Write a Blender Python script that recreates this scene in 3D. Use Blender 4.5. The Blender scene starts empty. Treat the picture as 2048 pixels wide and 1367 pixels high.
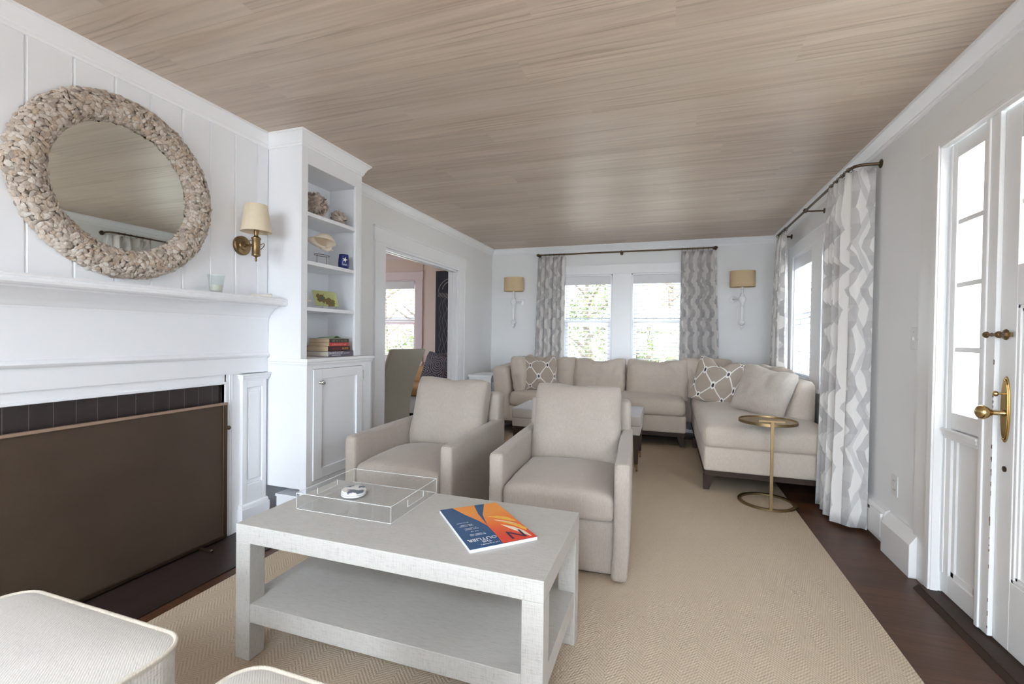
import bpy, bmesh, math, random
from mathutils import Vector, Matrix, noise
random.seed(7)
PI = math.pi
sc = bpy.context.scene
COL = sc.collection

# ------------------------------------------------------------------ camera, world, sun, exposure
cam_d = bpy.data.cameras.new('camera'); cam = bpy.data.objects.new('camera', cam_d); COL.objects.link(cam)
cam_d.sensor_width = 36; cam_d.sensor_fit = 'HORIZONTAL'; cam_d.lens = 921.73 / 2048 * 36
cam_d.clip_start = 0.02; cam_d.clip_end = 200
yaw, pitch, roll = .32610675, -.01334668, .01350664
fwd = Vector((-math.sin(yaw)*math.cos(pitch), math.cos(yaw)*math.cos(pitch), math.sin(pitch)))
rt = Vector((math.cos(yaw), math.sin(yaw), 0)); up = rt.cross(fwd)
r2 = rt*math.cos(roll) + up*math.sin(roll); u2 = -rt*math.sin(roll) + up*math.cos(roll)
cam.matrix_world = Matrix(((r2.x, u2.x, -fwd.x, 0), (r2.y, u2.y, -fwd.y, 0), (r2.z, u2.z, -fwd.z, 1.18), (0, 0, 0, 1)))
sc.camera = cam

SKY_FAR, SKY_REAR, SKY_SIDE, SKY_TOP = -1.9, 8.6, 4.6, 3.3
world = bpy.data.worlds.new('world'); sc.world = world; world.use_nodes = True
bg = world.node_tree.nodes['Background']
bg.inputs[0].default_value = (0.80, 0.905, 1.0, 1); _wt = world.node_tree     # hazy sky, brightest behind the camera, darkest over the far side
_tc = _wt.nodes.new('ShaderNodeTexCoord'); _acc = None
for _v, _w in (((0, .97, .22), SKY_FAR), ((0, -.97, .22), SKY_REAR), ((0, -.2, .98), SKY_TOP)):
    _dot = _wt.nodes.new('ShaderNodeVectorMath'); _dot.operation = 'DOT_PRODUCT'; _dot.inputs[1].default_value = _v
    _wt.links.new(_tc.outputs['Generated'], _dot.inputs[0])
    _mr = _wt.nodes.new('ShaderNodeMapRange'); _mr.interpolation_type = 'SMOOTHSTEP'
    for _i, _x in ((1, .1), (2, .9), (3, 0.0), (4, _w)): _mr.inputs[_i].default_value = _x
    _wt.links.new(_dot.outputs['Value'], _mr.inputs[0])
    _ad = _wt.nodes.new('ShaderNodeMath'); _ad.operation = 'ADD'; _ad.inputs[1].default_value = SKY_SIDE * .8
    _wt.links.new(_mr.outputs[0], _ad.inputs[0])
    if _acc is not None: _wt.links.new(_acc, _ad.inputs[1])
    _acc = _ad.outputs[0]
_wt.links.new(_acc, bg.inputs[1])

sun_d = bpy.data.lights.new('sun', 'SUN'); sun = bpy.data.objects.new('sun', sun_d); COL.objects.link(sun)
sun_d.energy = 5; sun_d.angle = 0.05; sun_d.color = (1, .95, .86)
sun.rotation_euler = (math.radians(18), math.radians(-14), 0)

sc.view_settings.view_transform = 'Standard'; sc.view_settings.look = 'None'
sc.view_settings.gamma = 1; sc.view_settings.use_curve_mapping = False
sc.view_settings.exposure = 0.72
sc.cycles.use_denoising = True
sc.cycles.max_bounces = 12; sc.cycles.diffuse_bounces = 9; sc.cycles.glossy_bounces = 4
sc.cycles.transmission_bounces = 8; sc.cycles.transparent_max_bounces = 12
sc.cycles.sample_clamp_indirect = 8; sc.cycles.caustics_reflective = False; sc.cycles.caustics_refractive = False

# room dimensions (metres); BACK is unseen, set deep to even out the light
LEFT, BOARD, RIGHT, FAR, BACK, CEIL = -2.40, -2.375, 1.205, 6.17, -4.6, 2.40

def portal(loc, rot, sx, sy):
    d = bpy.data.lights.new('window_daylight_portal', 'AREA'); o = bpy.data.objects.new('window_daylight_portal', d); COL.objects.link(o)
    d.shape = 'RECTANGLE'; d.size = sx; d.size_y = sy; d.cycles.is_portal = True
    o.location = loc; o.rotation_euler = rot
portal((-1.03, FAR+.14, 1.4), (-PI/2, 0, 0), .66, 1.23)
portal((-.13, FAR+.14, 1.4), (-PI/2, 0, 0), .66, 1.23)
portal((RIGHT+.16, 5.03, 1.4), (0, PI/2, 0), 1.23, .66)
portal((RIGHT+.16, 4.05, 1.4), (0, PI/2, 0), 1.23, .66)
portal((RIGHT+.16, 2.49, 1.43), (0, PI/2, 0), 1.2, .2)
portal((-1.45, BACK-.14, 1.2), (PI/2, 0, 0), 1.6, 2.2)
portal((.25, BACK-.14, 1.2), (PI/2, 0, 0), 1.6, 2.2)
portal((-.55, -1.9, CEIL+.17), (0, 0, 0), 2.05, 1.55)
portal((-4.0, FAR+.14, 1.4), (-PI/2, 0, 0), .75, 1.23)
portal((-6.16, 4.4, 1.4), (0, -PI/2, 0), 1.3, 1.5)

# ------------------------------------------------------------------ node helpers and materials
def lin(c):
    c = c/255
    return c/12.92 if c <= .04045 else ((c+.055)/1.055)**2.4
def S(r, g, b): return (lin(r), lin(g), lin(b), 1)

class NT:
    def __init__(s, name):
        s.m = bpy.data.materials.new(name); s.m.use_nodes = True; s.t = s.m.node_tree
        s.b = s.t.nodes['Principled BSDF']
    def n(s, typ, **kw):
        nd = s.t.nodes.new('ShaderNode'+typ)
        for k, v in kw.items(): setattr(nd, k, v)
        return nd
    def l(s, a, b): s.t.links.new(a, b)
    def math(s, op, a, b=None, c=None):
        nd = s.n('Math', operation=op)
        for i, v in enumerate((a, b, c)):
            if v is None: continue
            if isinstance(v, (int, float)): nd.inputs[i].default_value = v
            else: s.l(v, nd.inputs[i])
        return nd.outputs[0]
    def mix(s, f, a, b, blend='MIX'):
        nd = s.n('Mix', data_type='RGBA', blend_type=blend)
        for i, v in ((0, f), (6, a), (7, b)):
            if isinstance(v, (int, float, tuple)): nd.inputs[i].default_value = v
            else: s.l(v, nd.inputs[i])
        return nd.outputs[2]
    def ramp(s, f, pts):
        nd = s.n('ValToRGB'); e = nd.color_ramp.elements
        while len(e) < len(pts): e.new(.5)
        for q, (p, c) in zip(e, pts):
            q.position = p; q.color = c if isinstance(c, tuple) else (c, c, c, 1)
        s.l(f, nd.inputs[0]); return nd.outputs[0]
    def coord(s, out='Object'): return s.n('TexCoord').outputs[out]
    def sep(s, v):
        nd = s.n('SeparateXYZ'); s.l(v, nd.inputs[0]); return nd.outputs
    def comb(s, x, y, z=0.0):
        nd = s.n('CombineXYZ')
        for i, v in enumerate((x, y, z)):
            if isinstance(v, (int, float)): nd.inputs[i].default_value = v
            else: s.l(v, nd.inputs[i])
        return nd.outputs[0]
    def noise(s, v, scale, detail=3, rough=.5, dist=0):
        nd = s.n('TexNoise'); nd.inputs['Scale'].default_value = scale; nd.inputs['Detail'].default_value = detail
        nd.inputs['Roughness'].default_value = rough; nd.inputs['Distortion'].default_value = dist
        if v is not None: s.l(v, nd.inputs['Vector'])
        return nd.outputs[0]
    def bump(s, h, strength=.3, dist=.002):
        nd = s.n('Bump'); nd.inputs['Strength'].default_value = strength; nd.inputs['Distance'].default_value = dist
        s.l(h, nd.inputs['Height']); s.l(nd.outputs[0], s.b.inputs['Normal'])
    def color(s, c):
        if isinstance(c, tuple): s.b.inputs['Base Color'].default_value = c
        else: s.l(c, s.b.inputs['Base Color'])
    def set(s, **kw):
        for k, v in kw.items(): s.b.inputs[k.replace('_', ' ')].default_value = v
        return s.m

def paint(name, c, rough=.45, var=.03, bump=.08, scale=30):
    t = NT(name); v = t.coord()
    n = t.noise(v, 2.2, 3)
    t.color(t.mix(n, tuple(x*(1-var) for x in c[:3])+(1,), tuple(min(1, x*(1+var)) for x in c[:3])+(1,)))
    t.bump(t.noise(v, scale, 4), bump, .002)
    return t.set(Roughness=rough)
def fabric(name, c, c2=None, scale=900, nap=.10, sheen=.3, fold=.15):
    t = NT(name); v = t.coord()
    n = t.noise(v, 5, 4, .6); x, y, z = t.sep(v)
    f = t.noise(t.comb(t.math('MULTIPLY', t.math('ADD', x, y), 300), t.math('MULTIPLY', z, 45), t.math('MULTIPLY', t.math('SUBTRACT', x, y), 60)), 1, 3, .7)
    a = tuple(x*(1-nap) for x in c[:3])+(1,); b = tuple(x*(1+nap) for x in c[:3])+(1,)
    col = t.mix(n, a, b)
    col = t.mix(t.ramp(f, [(.38, .55), (.62, 0.0)]), col, c2 or tuple(q*.80 for q in c[:3])+(1,))
    t.color(col)
    x, y, z = t.sep(v)
    w = t.math('ADD', t.math('SINE', t.math('MULTIPLY', t.math('ADD', x, y), scale)), t.math('SINE', t.math('MULTIPLY', z, scale)))
    h = t.math('ADD', t.math('MULTIPLY', w, .15), t.math('ADD', f, t.math('MULTIPLY', t.noise(v, 14, 3), 3*fold)))
    t.bump(h, .35, .004)
    t.b.inputs['Sheen Weight'].default_value = sheen; t.b.inputs['Sheen Roughness'].default_value = .4
    return t.set(Roughness=.92)
def metal(name, c, rough=.3):
    t = NT(name); v = t.coord(); n = t.noise(v, 25, 4)
    t.color(t.mix(n, tuple(x*.75 for x in c[:3])+(1,), c))
    t.l(t.math('ADD', t.math('MULTIPLY', n, .2), rough-.1), t.b.inputs['Roughness'])
    return t.set(Metallic=1.0)
def plain(name, c, rough=.5, **kw):
    t = NT(name); v = t.coord(); n = t.noise(v, 40, 3)
    t.color(t.mix(n, tuple(x*.93 for x in c[:3])+(1,), c)); return t.set(Roughness=rough, **kw)
def glass(name, c=(1, 1, 1, 1), rough=0.0, ior=1.45, thin=False, haze=0):
    t = NT(name)
    if thin:   # window pane: thin clear sheet
        tr = t.n('BsdfTransparent'); tr.inputs[0].default_value = c
        gl = t.n('BsdfGlossy'); gl.inputs[1].default_value = .02
        lw = t.n('LayerWeight'); lw.inputs[0].default_value = .5; fr = t.n('Math', operation='MULTIPLY_ADD'); t.l(t.math('POWER', lw.outputs['Facing'], 5.0), fr.inputs[0]); fr.inputs[1].default_value = .3; fr.inputs[2].default_value = .03
        mx = t.n('MixShader'); t.l(fr.outputs[0], mx.inputs[0]); t.l(tr.outputs[0], mx.inputs[1]); t.l(gl.outputs[0], mx.inputs[2])
        out = mx.outputs[0]
        if haze:
            df = t.n('BsdfDiffuse'); df.inputs[0].default_value = (.9, .92, .92, 1); m2 = t.n('MixShader'); m2.inputs[0].default_value = haze
            t.l(out, m2.inputs[1]); t.l(df.outputs[0], m2.inputs[2]); out = m2.outputs[0]
        t.l(out, t.t.nodes['Material Output'].inputs[0]); return t.m
    return t.set(Base_Color=c, Roughness=rough, Transmission_Weight=1.0, IOR=ior)

M = {}
M['white'] = paint('white_satin_paint', (.83, .845, .875, 1), .35, .015, .06)
M['trim'] = paint('white_gloss_trim_paint', (.87, .885, .91, 1), .28, .015, .05)
M['wall'] = paint('off_white_wall_paint', (.815, .825, .835, 1), .5, .02, .08)
M['doorpaint'] = paint('worn_white_door_paint', (.80, .80, .80, 1), .3, .03, .15, 14)
M['pink'] = paint('peach_wall_paint', (.76, .63, .57, 1), .6)
M['pinktrim'] = paint('pale_pinkish_trim_paint', (.78, .68, .70, 1), .4)
M['sofa'] = fabric('taupe_chenille_fabric', S(206, 194, 181), nap=.10, fold=.5)
M['chair'] = fabric('light_taupe_velvet', S(176, 166, 156), nap=.12, fold=.3)
M['stool'] = fabric('grey_beige_fabric', S(188, 180, 172))
M['stooltop'] = fabric('pale_grey_fabric', S(200, 200, 203))
M['cream'] = fabric('cream_linen_fabric', S(216, 211, 204), nap=.04, sheen=.1)
M['slip'] = fabric('grey_green_slipcover_linen', S(186, 182, 168), nap=.05, sheen=.1)
M['dark'] = plain('dark_espresso_wood', S(58, 44, 36), .55); M['dark'].node_tree.nodes['Principled BSDF'].inputs['Specular IOR Level'].default_value = .25
M['brass'] = metal('aged_brass', S(158, 134, 98), .4)
M['brassdark'] = metal('antique_brass', S(140, 116, 84), .38)
M['brassbright'] = metal('polished_brass', S(206, 178, 124), .2)
M['bronze'] = metal('oil_rubbed_bronze', S(104, 88, 72), .42)
M['nickel'] = metal('polished_nickel', S(190, 186, 180), .18)
M['glass'] = glass('window_glass', thin=True)
M['acrylic'] = glass('clear_acrylic', (.995, .998, .998, 1), thin=True, haze=.004); M['acrylic_highlight'] = glass('whitish_acrylic_edge_highlight', (1, 1, 1, 1), thin=True, haze=.55)  # the edge copy is milky white to draw edge highlights
M['clear'] = glass('clear_tumbler_glass', (.93, .95, .95, 1), thin=True, haze=.04)
M['wax'] = plain('cream_candle_wax', S(226, 222, 208), .5)
M['shade'] = plain('cream_lamp_shade_linen', S(228, 214, 188), .8)
M['plastic'] = plain('white_plastic', S(222, 222, 222), .35)
M['black'] = plain('black_paint', S(25, 25, 27), .5)
M['tan'] = plain('tan_leather', S(196, 158, 112), .45)
M['soot'] = plain('dark_firebox', S(22, 19, 18), .9)
M['chip'] = plain('bare_chipped_paint', S(120, 82, 56), .8)
M['blind'] = plain('white_blind_slat', S(226, 228, 232), .45)
M['coral'] = plain('white_coral', S(240, 236, 228), .8)

def mk_ceiling():
    t = NT('whitewashed_plank_ceiling'); x, y, z = t.sep(t.coord())
    row = t.math('FLOOR', t.math('DIVIDE', y, .195))
    wn = t.n('TexWhiteNoise', noise_dimensions='1D'); t.l(row, wn.inputs['W']); ro = wn.outputs['Value']
    xo = t.math('ADD', x, t.math('MULTIPLY', ro, 3.7))
    colx = t.math('FLOOR', t.math('DIVIDE', xo, 1.9))
    w2 = t.n('TexWhiteNoise', noise_dimensions='2D'); t.l(t.comb(row, colx), w2.inputs['Vector']); rc = w2.outputs['Value']
    off = t.math('MULTIPLY', rc, 37.0)
    v1 = t.comb(t.math('MULTIPLY', xo, 1.1), t.math('MULTIPLY', y, 26.0), off)
    grain = t.noise(v1, 1.0, 6, .62, .6)
    v2 = t.comb(t.math('MULTIPLY', xo, .9), t.math('MULTIPLY', y, 7.0), off)
    wv = t.n('TexWave', wave_type='BANDS', bands_direction='Y'); t.l(v2, wv.inputs['Vector'])
    wv.inputs['Scale'].default_value = 1.3; wv.inputs['Distortion'].default_value = 9; wv.inputs['Detail'].default_value = 3; wv.inputs['Detail Scale'].default_value = .9
    v3 = t.comb(t.math('MULTIPLY', xo, .55), t.math('MULTIPLY', y, 4.2), off)
    patch = t.noise(v3, 1.0, 3, .55)
    vk = t.comb(t.math('MULTIPLY', xo, 6.0), t.math('MULTIPLY', y, 26), off)
    fine = t.noise(vk, 3.0, 4, .7)
    c = t.ramp(grain, [(.25, S(172, 153, 135)), (.5, S(206, 187, 169)), (.78, S(232, 216, 200))])
    c = t.mix(t.ramp(patch, [(.35, 0.0), (.65, .5)]), c, S(220, 208, 196))
    c = t.mix(t.math('MULTIPLY', t.ramp(wv.outputs[0], [(.0, 1.0), (.28, 0.0)]), t.ramp(t.noise(v3, 1.9, 2), [(.48, 0.0), (.62, .5)])), c, S(146, 126, 108))
    c = t.mix(t.math('MULTIPLY', rc, .35), c, S(170, 155, 143))
    c = t.mix(t.math('MULTIPLY', fine, .3), c, S(198, 183, 168))
    e = t.math('FRACT', t.math('DIVIDE', y, .195))
    gap = t.math('LESS_THAN', t.math('MINIMUM', e, t.math('SUBTRACT', 1.0, e)), .006)
    c = t.mix(t.math('MULTIPLY', gap, .3), c, S(110, 94, 82))
    t.color(c); t.bump(grain, .12, .001)
    return t.set(Roughness=.42)
M['ceiling'] = mk_ceiling()
def mk_floor(name, w, c1, c2, c3, along='x', rough=.28):
    t = NT(name); x, y, z = t.sep(t.coord())
    if along == 'y': x, y = y, x
    row = t.math('FLOOR', t.math('DIVIDE', y, w))
    wn = t.n('TexWhiteNoise', noise_dimensions='1D'); t.l(row, wn.inputs['W'])
    xo = t.math('ADD', x, t.math('MULTIPLY', wn.outputs['Value'], 5.0))
    w2 = t.n('TexWhiteNoise', noise_dimensions='2D'); t.l(t.comb(row, t.math('FLOOR', t.math('DIVIDE', xo, .9))), w2.inputs['Vector']); rc = w2.outputs['Value']
    g = t.noise(t.comb(t.math('MULTIPLY', xo, 3), t.math('MULTIPLY', y, 60), t.math('MULTIPLY', rc, 20)), 1, 5, .65, .4)
    c = t.mix(rc, c1, c2); c = t.mix(t.ramp(g, [(.35, 0.0), (.75, .8)]), c, c3)
    e = t.math('FRACT', t.math('DIVIDE', y, w))
    gap = t.math('LESS_THAN', t.math('MINIMUM', e, t.math('SUBTRACT', 1.0, e)), .015)
    c = t.mix(t.math('MULTIPLY', gap, .6), c, S(28, 20, 16)); t.b.inputs['Specular IOR Level'].default_value = .3
    t.color(c); t.bump(g, .08, .001); return t.set(Roughness=rough)
M['floor'] = mk_floor('dark_oak_floorboards', .085, S(104, 68, 46), S(80, 54, 40), S(54, 34, 24), rough=.36)
M['hearth'] = mk_floor('dark_painted_hearth_boards', .16, S(58, 46, 43), S(52, 42, 40), S(44, 34, 32), 'y', .35)
def mk_rug():
    t = NT('tan_chevron_sisal'); v = t.coord(); x, y, z = t.sep(v)
    zig = t.math('PINGPONG', x, .062)
    vv = t.math('ADD', y, t.math('MULTIPLY', zig, .9))
    st = t.math('SINE', t.math('MULTIPLY', vv, 2*PI/.0145))
    tw = t.math('SINE', t.math('MULTIPLY', t.math('SUBTRACT', x, t.math('MULTIPLY', y, .3)), 2*PI/.009))
    n = t.noise(v, 170, 4, .75); big = t.noise(v, 1.7, 3)
    h = t.math('ADD', t.math('MULTIPLY', st, .30), t.math('ADD', t.math('MULTIPLY', tw, .25), t.math('MULTIPLY', n, 1.4)))
    f = t.ramp(t.math('ADD', t.math('MULTIPLY', h, .35), .25), [(.1, 0.0), (.9, 1.0)])
    c = t.mix(f, S(168, 149, 127), S(232, 213, 188)); c = t.mix(t.math('MULTIPLY', big, .3), c, S(180, 167, 150))
    t.color(c); t.bump(h, .6, .004); return t.set(Roughness=.95)
M['rug'] = mk_rug()
def mk_raffia():
    t = NT('white_lacquered_linen'); v = t.coord(); x, y, z = t.sep(v)
    a = t.noise(t.comb(t.math('MULTIPLY', x, 30), t.math('MULTIPLY', y, 700), t.math('MULTIPLY', z, 700)), 1, 2)
    b = t.noise(t.comb(t.math('MULTIPLY', x, 700), t.math('MULTIPLY', y, 700), t.math('MULTIPLY', z, 30)), 1, 2)
    h = t.math('ADD', a, b)
    t.color(t.mix(t.ramp(h, [(.7, 0.0), (1.3, 1.0)]), S(162, 159, 154), S(190, 187, 182))); t.bump(h, .35, .0012)
    return t.set(Roughness=.5)
M['raffia'] = mk_raffia()
def mk_shell():
    t = NT('weathered_oyster_shell'); g = t.n('NewGeometry'); r = g.outputs['Random Per Island']
    c = t.ramp(r, [(0, S(150, 140, 132)), (.25, S(196, 182, 168)), (.5, S(212, 204, 194)), (.75, S(188, 165, 142)), (1, S(222, 216, 210))])
    n = t.noise(t.coord(), 90, 4, .7)
    t.color(t.mix(t.math('MULTIPLY', n, .5), c, S(136, 122, 110))); t.bump(n, .5, .002); return t.set(Roughness=.6)
M['shell'] = mk_shell()
def mk_shell2():
    t = NT('dark_edged_oyster_shell'); g = t.n('NewGeometry'); r = g.outputs['Random Per Island']
    c = t.ramp(r, [(0, S(120, 108, 102)), (.2, S(180, 164, 152)), (.5, S(224, 212, 202)), (.75, S(196, 170, 150)), (1, S(238, 230, 222))])
    n = t.noise(t.coord(), 120, 4, .7)
    t.color(t.mix(t.math('MULTIPLY', n, .6), c, S(110, 94, 86))); return t.set(Roughness=.6)
M['shell2'] = mk_shell2()
def mk_curtain():
    t = NT('grey_white_zigzag_curtain_cloth'); u, v, _ = t.sep(t.coord('UV'))
    z1 = t.math('MULTIPLY', t.math('PINGPONG', v, .125), .8)
    z2 = t.math('MULTIPLY', t.math('PINGPONG', t.math('ADD', v, .07), .17), -.35)
    uu = t.math('ADD', u, t.math('ADD', z1, z2))
    p = t.math('FRACT', t.math('DIVIDE', uu, .22))
    band = t.math('LESS_THAN', p, .46)
    seg = t.math('LESS_THAN', t.math('FRACT', t.math('DIVIDE', v, .20)), .5)
    p2 = t.math('FRACT', t.math('DIVIDE', t.math('ADD', u, t.math('MULTIPLY', t.math('PINGPONG', t.math('ADD', v, .11), .21), -.9)), .42))
    band2 = t.math('LESS_THAN', p2, .16)
    g = t.mix(seg, S(222, 220, 219), S(212, 210, 210))
    c = t.mix(band, S(252, 250, 248), g); c = t.mix(t.math('MULTIPLY', band2, .4), c, S(198, 197, 199))
    w = t.noise(t.coord(), 300, 3); c = t.mix(t.math('MULTIPLY', w, .12), c, S(150, 148, 148))
    t.color(c); t.bump(w, .15, .001)
    tl = t.n('BsdfTranslucent'); t.l(c, tl.inputs[0]); mx = t.n('MixShader'); mx.inputs[0].default_value = .3
    t.l(t.b.outputs[0], mx.inputs[1]); t.l(tl.outputs[0], mx.inputs[2]); t.l(mx.outputs[0], t.t.nodes['Material Output'].inputs[0])
    return t.set(Roughness=.85)
M['curtain'] = mk_curtain()
def mk_lattice():
    t = NT('taupe_fabric_with_white_cord_lattice'); u, v, _ = t.sep(t.coord('UV'))
    a = t.math('ADD', t.math('MULTIPLY', u, 3.0), t.math('MULTIPLY', v, 2.4)); b = t.math('SUBTRACT', t.math('MULTIPLY', u, 3.0), t.math('MULTIPLY', v, 2.4))
    da = t.math('ABSOLUTE', t.math('SUBTRACT', t.math('FRACT', t.math('ADD', a, 10)), .5)); db = t.math('ABSOLUTE', t.math('SUBTRACT', t.math('FRACT', t.math('ADD', b, 10.0)), .5))
    line = t.math('LESS_THAN', t.math('MINIMUM', da, db), .035)
    du = t.math('MULTIPLY', t.math('ADD', t.math('SUBTRACT', t.math('FRACT', t.math('ADD', a, 10)), .5), t.math('SUBTRACT', t.math('FRACT', t.math('ADD', b, 10.0)), .5)), 1.25)
    dv = t.math('MULTIPLY', t.math('SUBTRACT', t.math('FRACT', t.math('ADD', a, 10)), t.math('FRACT', t.math('ADD', b, 10.0))), .8)
    r = t.math('SQRT', t.math('ADD', t.math('POWER', du, 2), t.math('POWER', dv, 2)))
    c = t.mix(line, S(170, 157, 144), S(232, 230, 226))
    c = t.mix(t.math('LESS_THAN', r, .23), c, S(232, 230, 226)); c = t.mix(t.math('LESS_THAN', r, .12), c, S(60, 58, 66))
    t.color(c); n = t.noise(t.coord(), 400, 3); t.bump(t.math('ADD', n, line), .4, .002); return t.set(Roughness=.9)
M['lattice'] = mk_lattice()
def mk_mesh():
    t = NT('dark_bronze_fine_screen_mesh'); v = t.coord(); x, y, z = t.sep(v)
    w = t.math('MULTIPLY', t.math('SINE', t.math('MULTIPLY', y, 1600)), t.math('SINE', t.math('MULTIPLY', z, 1600)))
    n = t.noise(v, 3, 4); f = t.noise(v, 260, 2)
    t.color(t.mix(n, S(64, 48, 38), S(92, 76, 62))); t.bump(t.math('ADD', w, f), .4, .002); return t.set(Roughness=.55, Metallic=.35)
M['mesh'] = mk_mesh()
def mk_tile():
    t = NT('dark_brown_glazed_tile'); v = t.coord(); x, y, z = t.sep(v)
    e = t.math('FRACT', t.math('DIVIDE', y, .078)); g = t.math('LESS_THAN', e, .03)
    sp = t.math('GREATER_THAN', t.noise(v, 90, 3, .7), .74)
    c = t.mix(t.noise(v, 8), S(44, 36, 36), S(60, 50, 50)); c = t.mix(g, c, S(100, 92, 90)); c = t.mix(t.math('MULTIPLY', sp, .7), c, S(190, 188, 186))
    t.color(c); t.bump(t.noise(v, 30, 3), .3, .003); return t.set(Roughness=.25)
M['tile'] = mk_tile()
def mk_burlap():
    t = NT('tan_burlap_lamp_shade'); v = t.coord(); x, y, z = t.sep(v)
    n = t.noise(t.comb(t.math('MULTIPLY', x, 60), t.math('MULTIPLY', y, 60), t.math('MULTIPLY', z, 500)), 1, 3)
    t.color(t.mix(n, S(196, 170, 132), S(222, 200, 166))); t.bump(n, .4, .001); return t.set(Roughness=.85)
M['burlap'] = mk_burlap()
def mk_leaf(name, c1, c2):
    t = NT(name); g = t.n('NewGeometry'); t.color(t.mix(g.outputs['Random Per Island'], c1, c2)); return t.set(Roughness=.6)
M['leaf'] = mk_leaf('green_leaves', S(56, 74, 38), S(104, 116, 66))
M['leaf2'] = mk_leaf('autumn_leaves', S(84, 92, 52), S(140, 118, 82))
M['bark'] = plain('grey_bark', S(98, 88, 78), .9)
def mk_siding():
    t = NT('white_painted_siding'); x, y, z = t.sep(t.coord()); e = t.math('FRACT', t.math('DIVIDE', z, .12))
    t.color(t.mix(t.math('LESS_THAN', e, .1), S(196, 198, 202), S(150, 152, 158))); return t.set(Roughness=.6)
M['siding'] = mk_siding()
M['bounce_ground'] = plain('pale_light_bounce_ground', S(196, 190, 180), .95)  # ground kept pale to bounce daylight up onto the ceiling
def mk_navy():
    t = NT('navy_fabric_with_stitched_circles'); u, v, _ = t.sep(t.coord('UV'))
    fu = t.math('SUBTRACT', t.math('FRACT', t.math('MULTIPLY', u, 2.4)), .5); fv = t.math('SUBTRACT', t.math('FRACT', t.math('MULTIPLY', v, 2.4)), .5)
    r = t.math('SQRT', t.math('ADD', t.math('POWER', fu, 2), t.math('POWER', fv, 2)))
    ring = t.math('LESS_THAN', t.math('FRACT', t.math('MULTIPLY', r, 9)), .28)
    t.color(t.mix(t.math('MULTIPLY', ring, .7), S(62, 58, 72), S(178, 172, 172))); return t.set(Roughness=.9)
M['navy'] = mk_navy()

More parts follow.
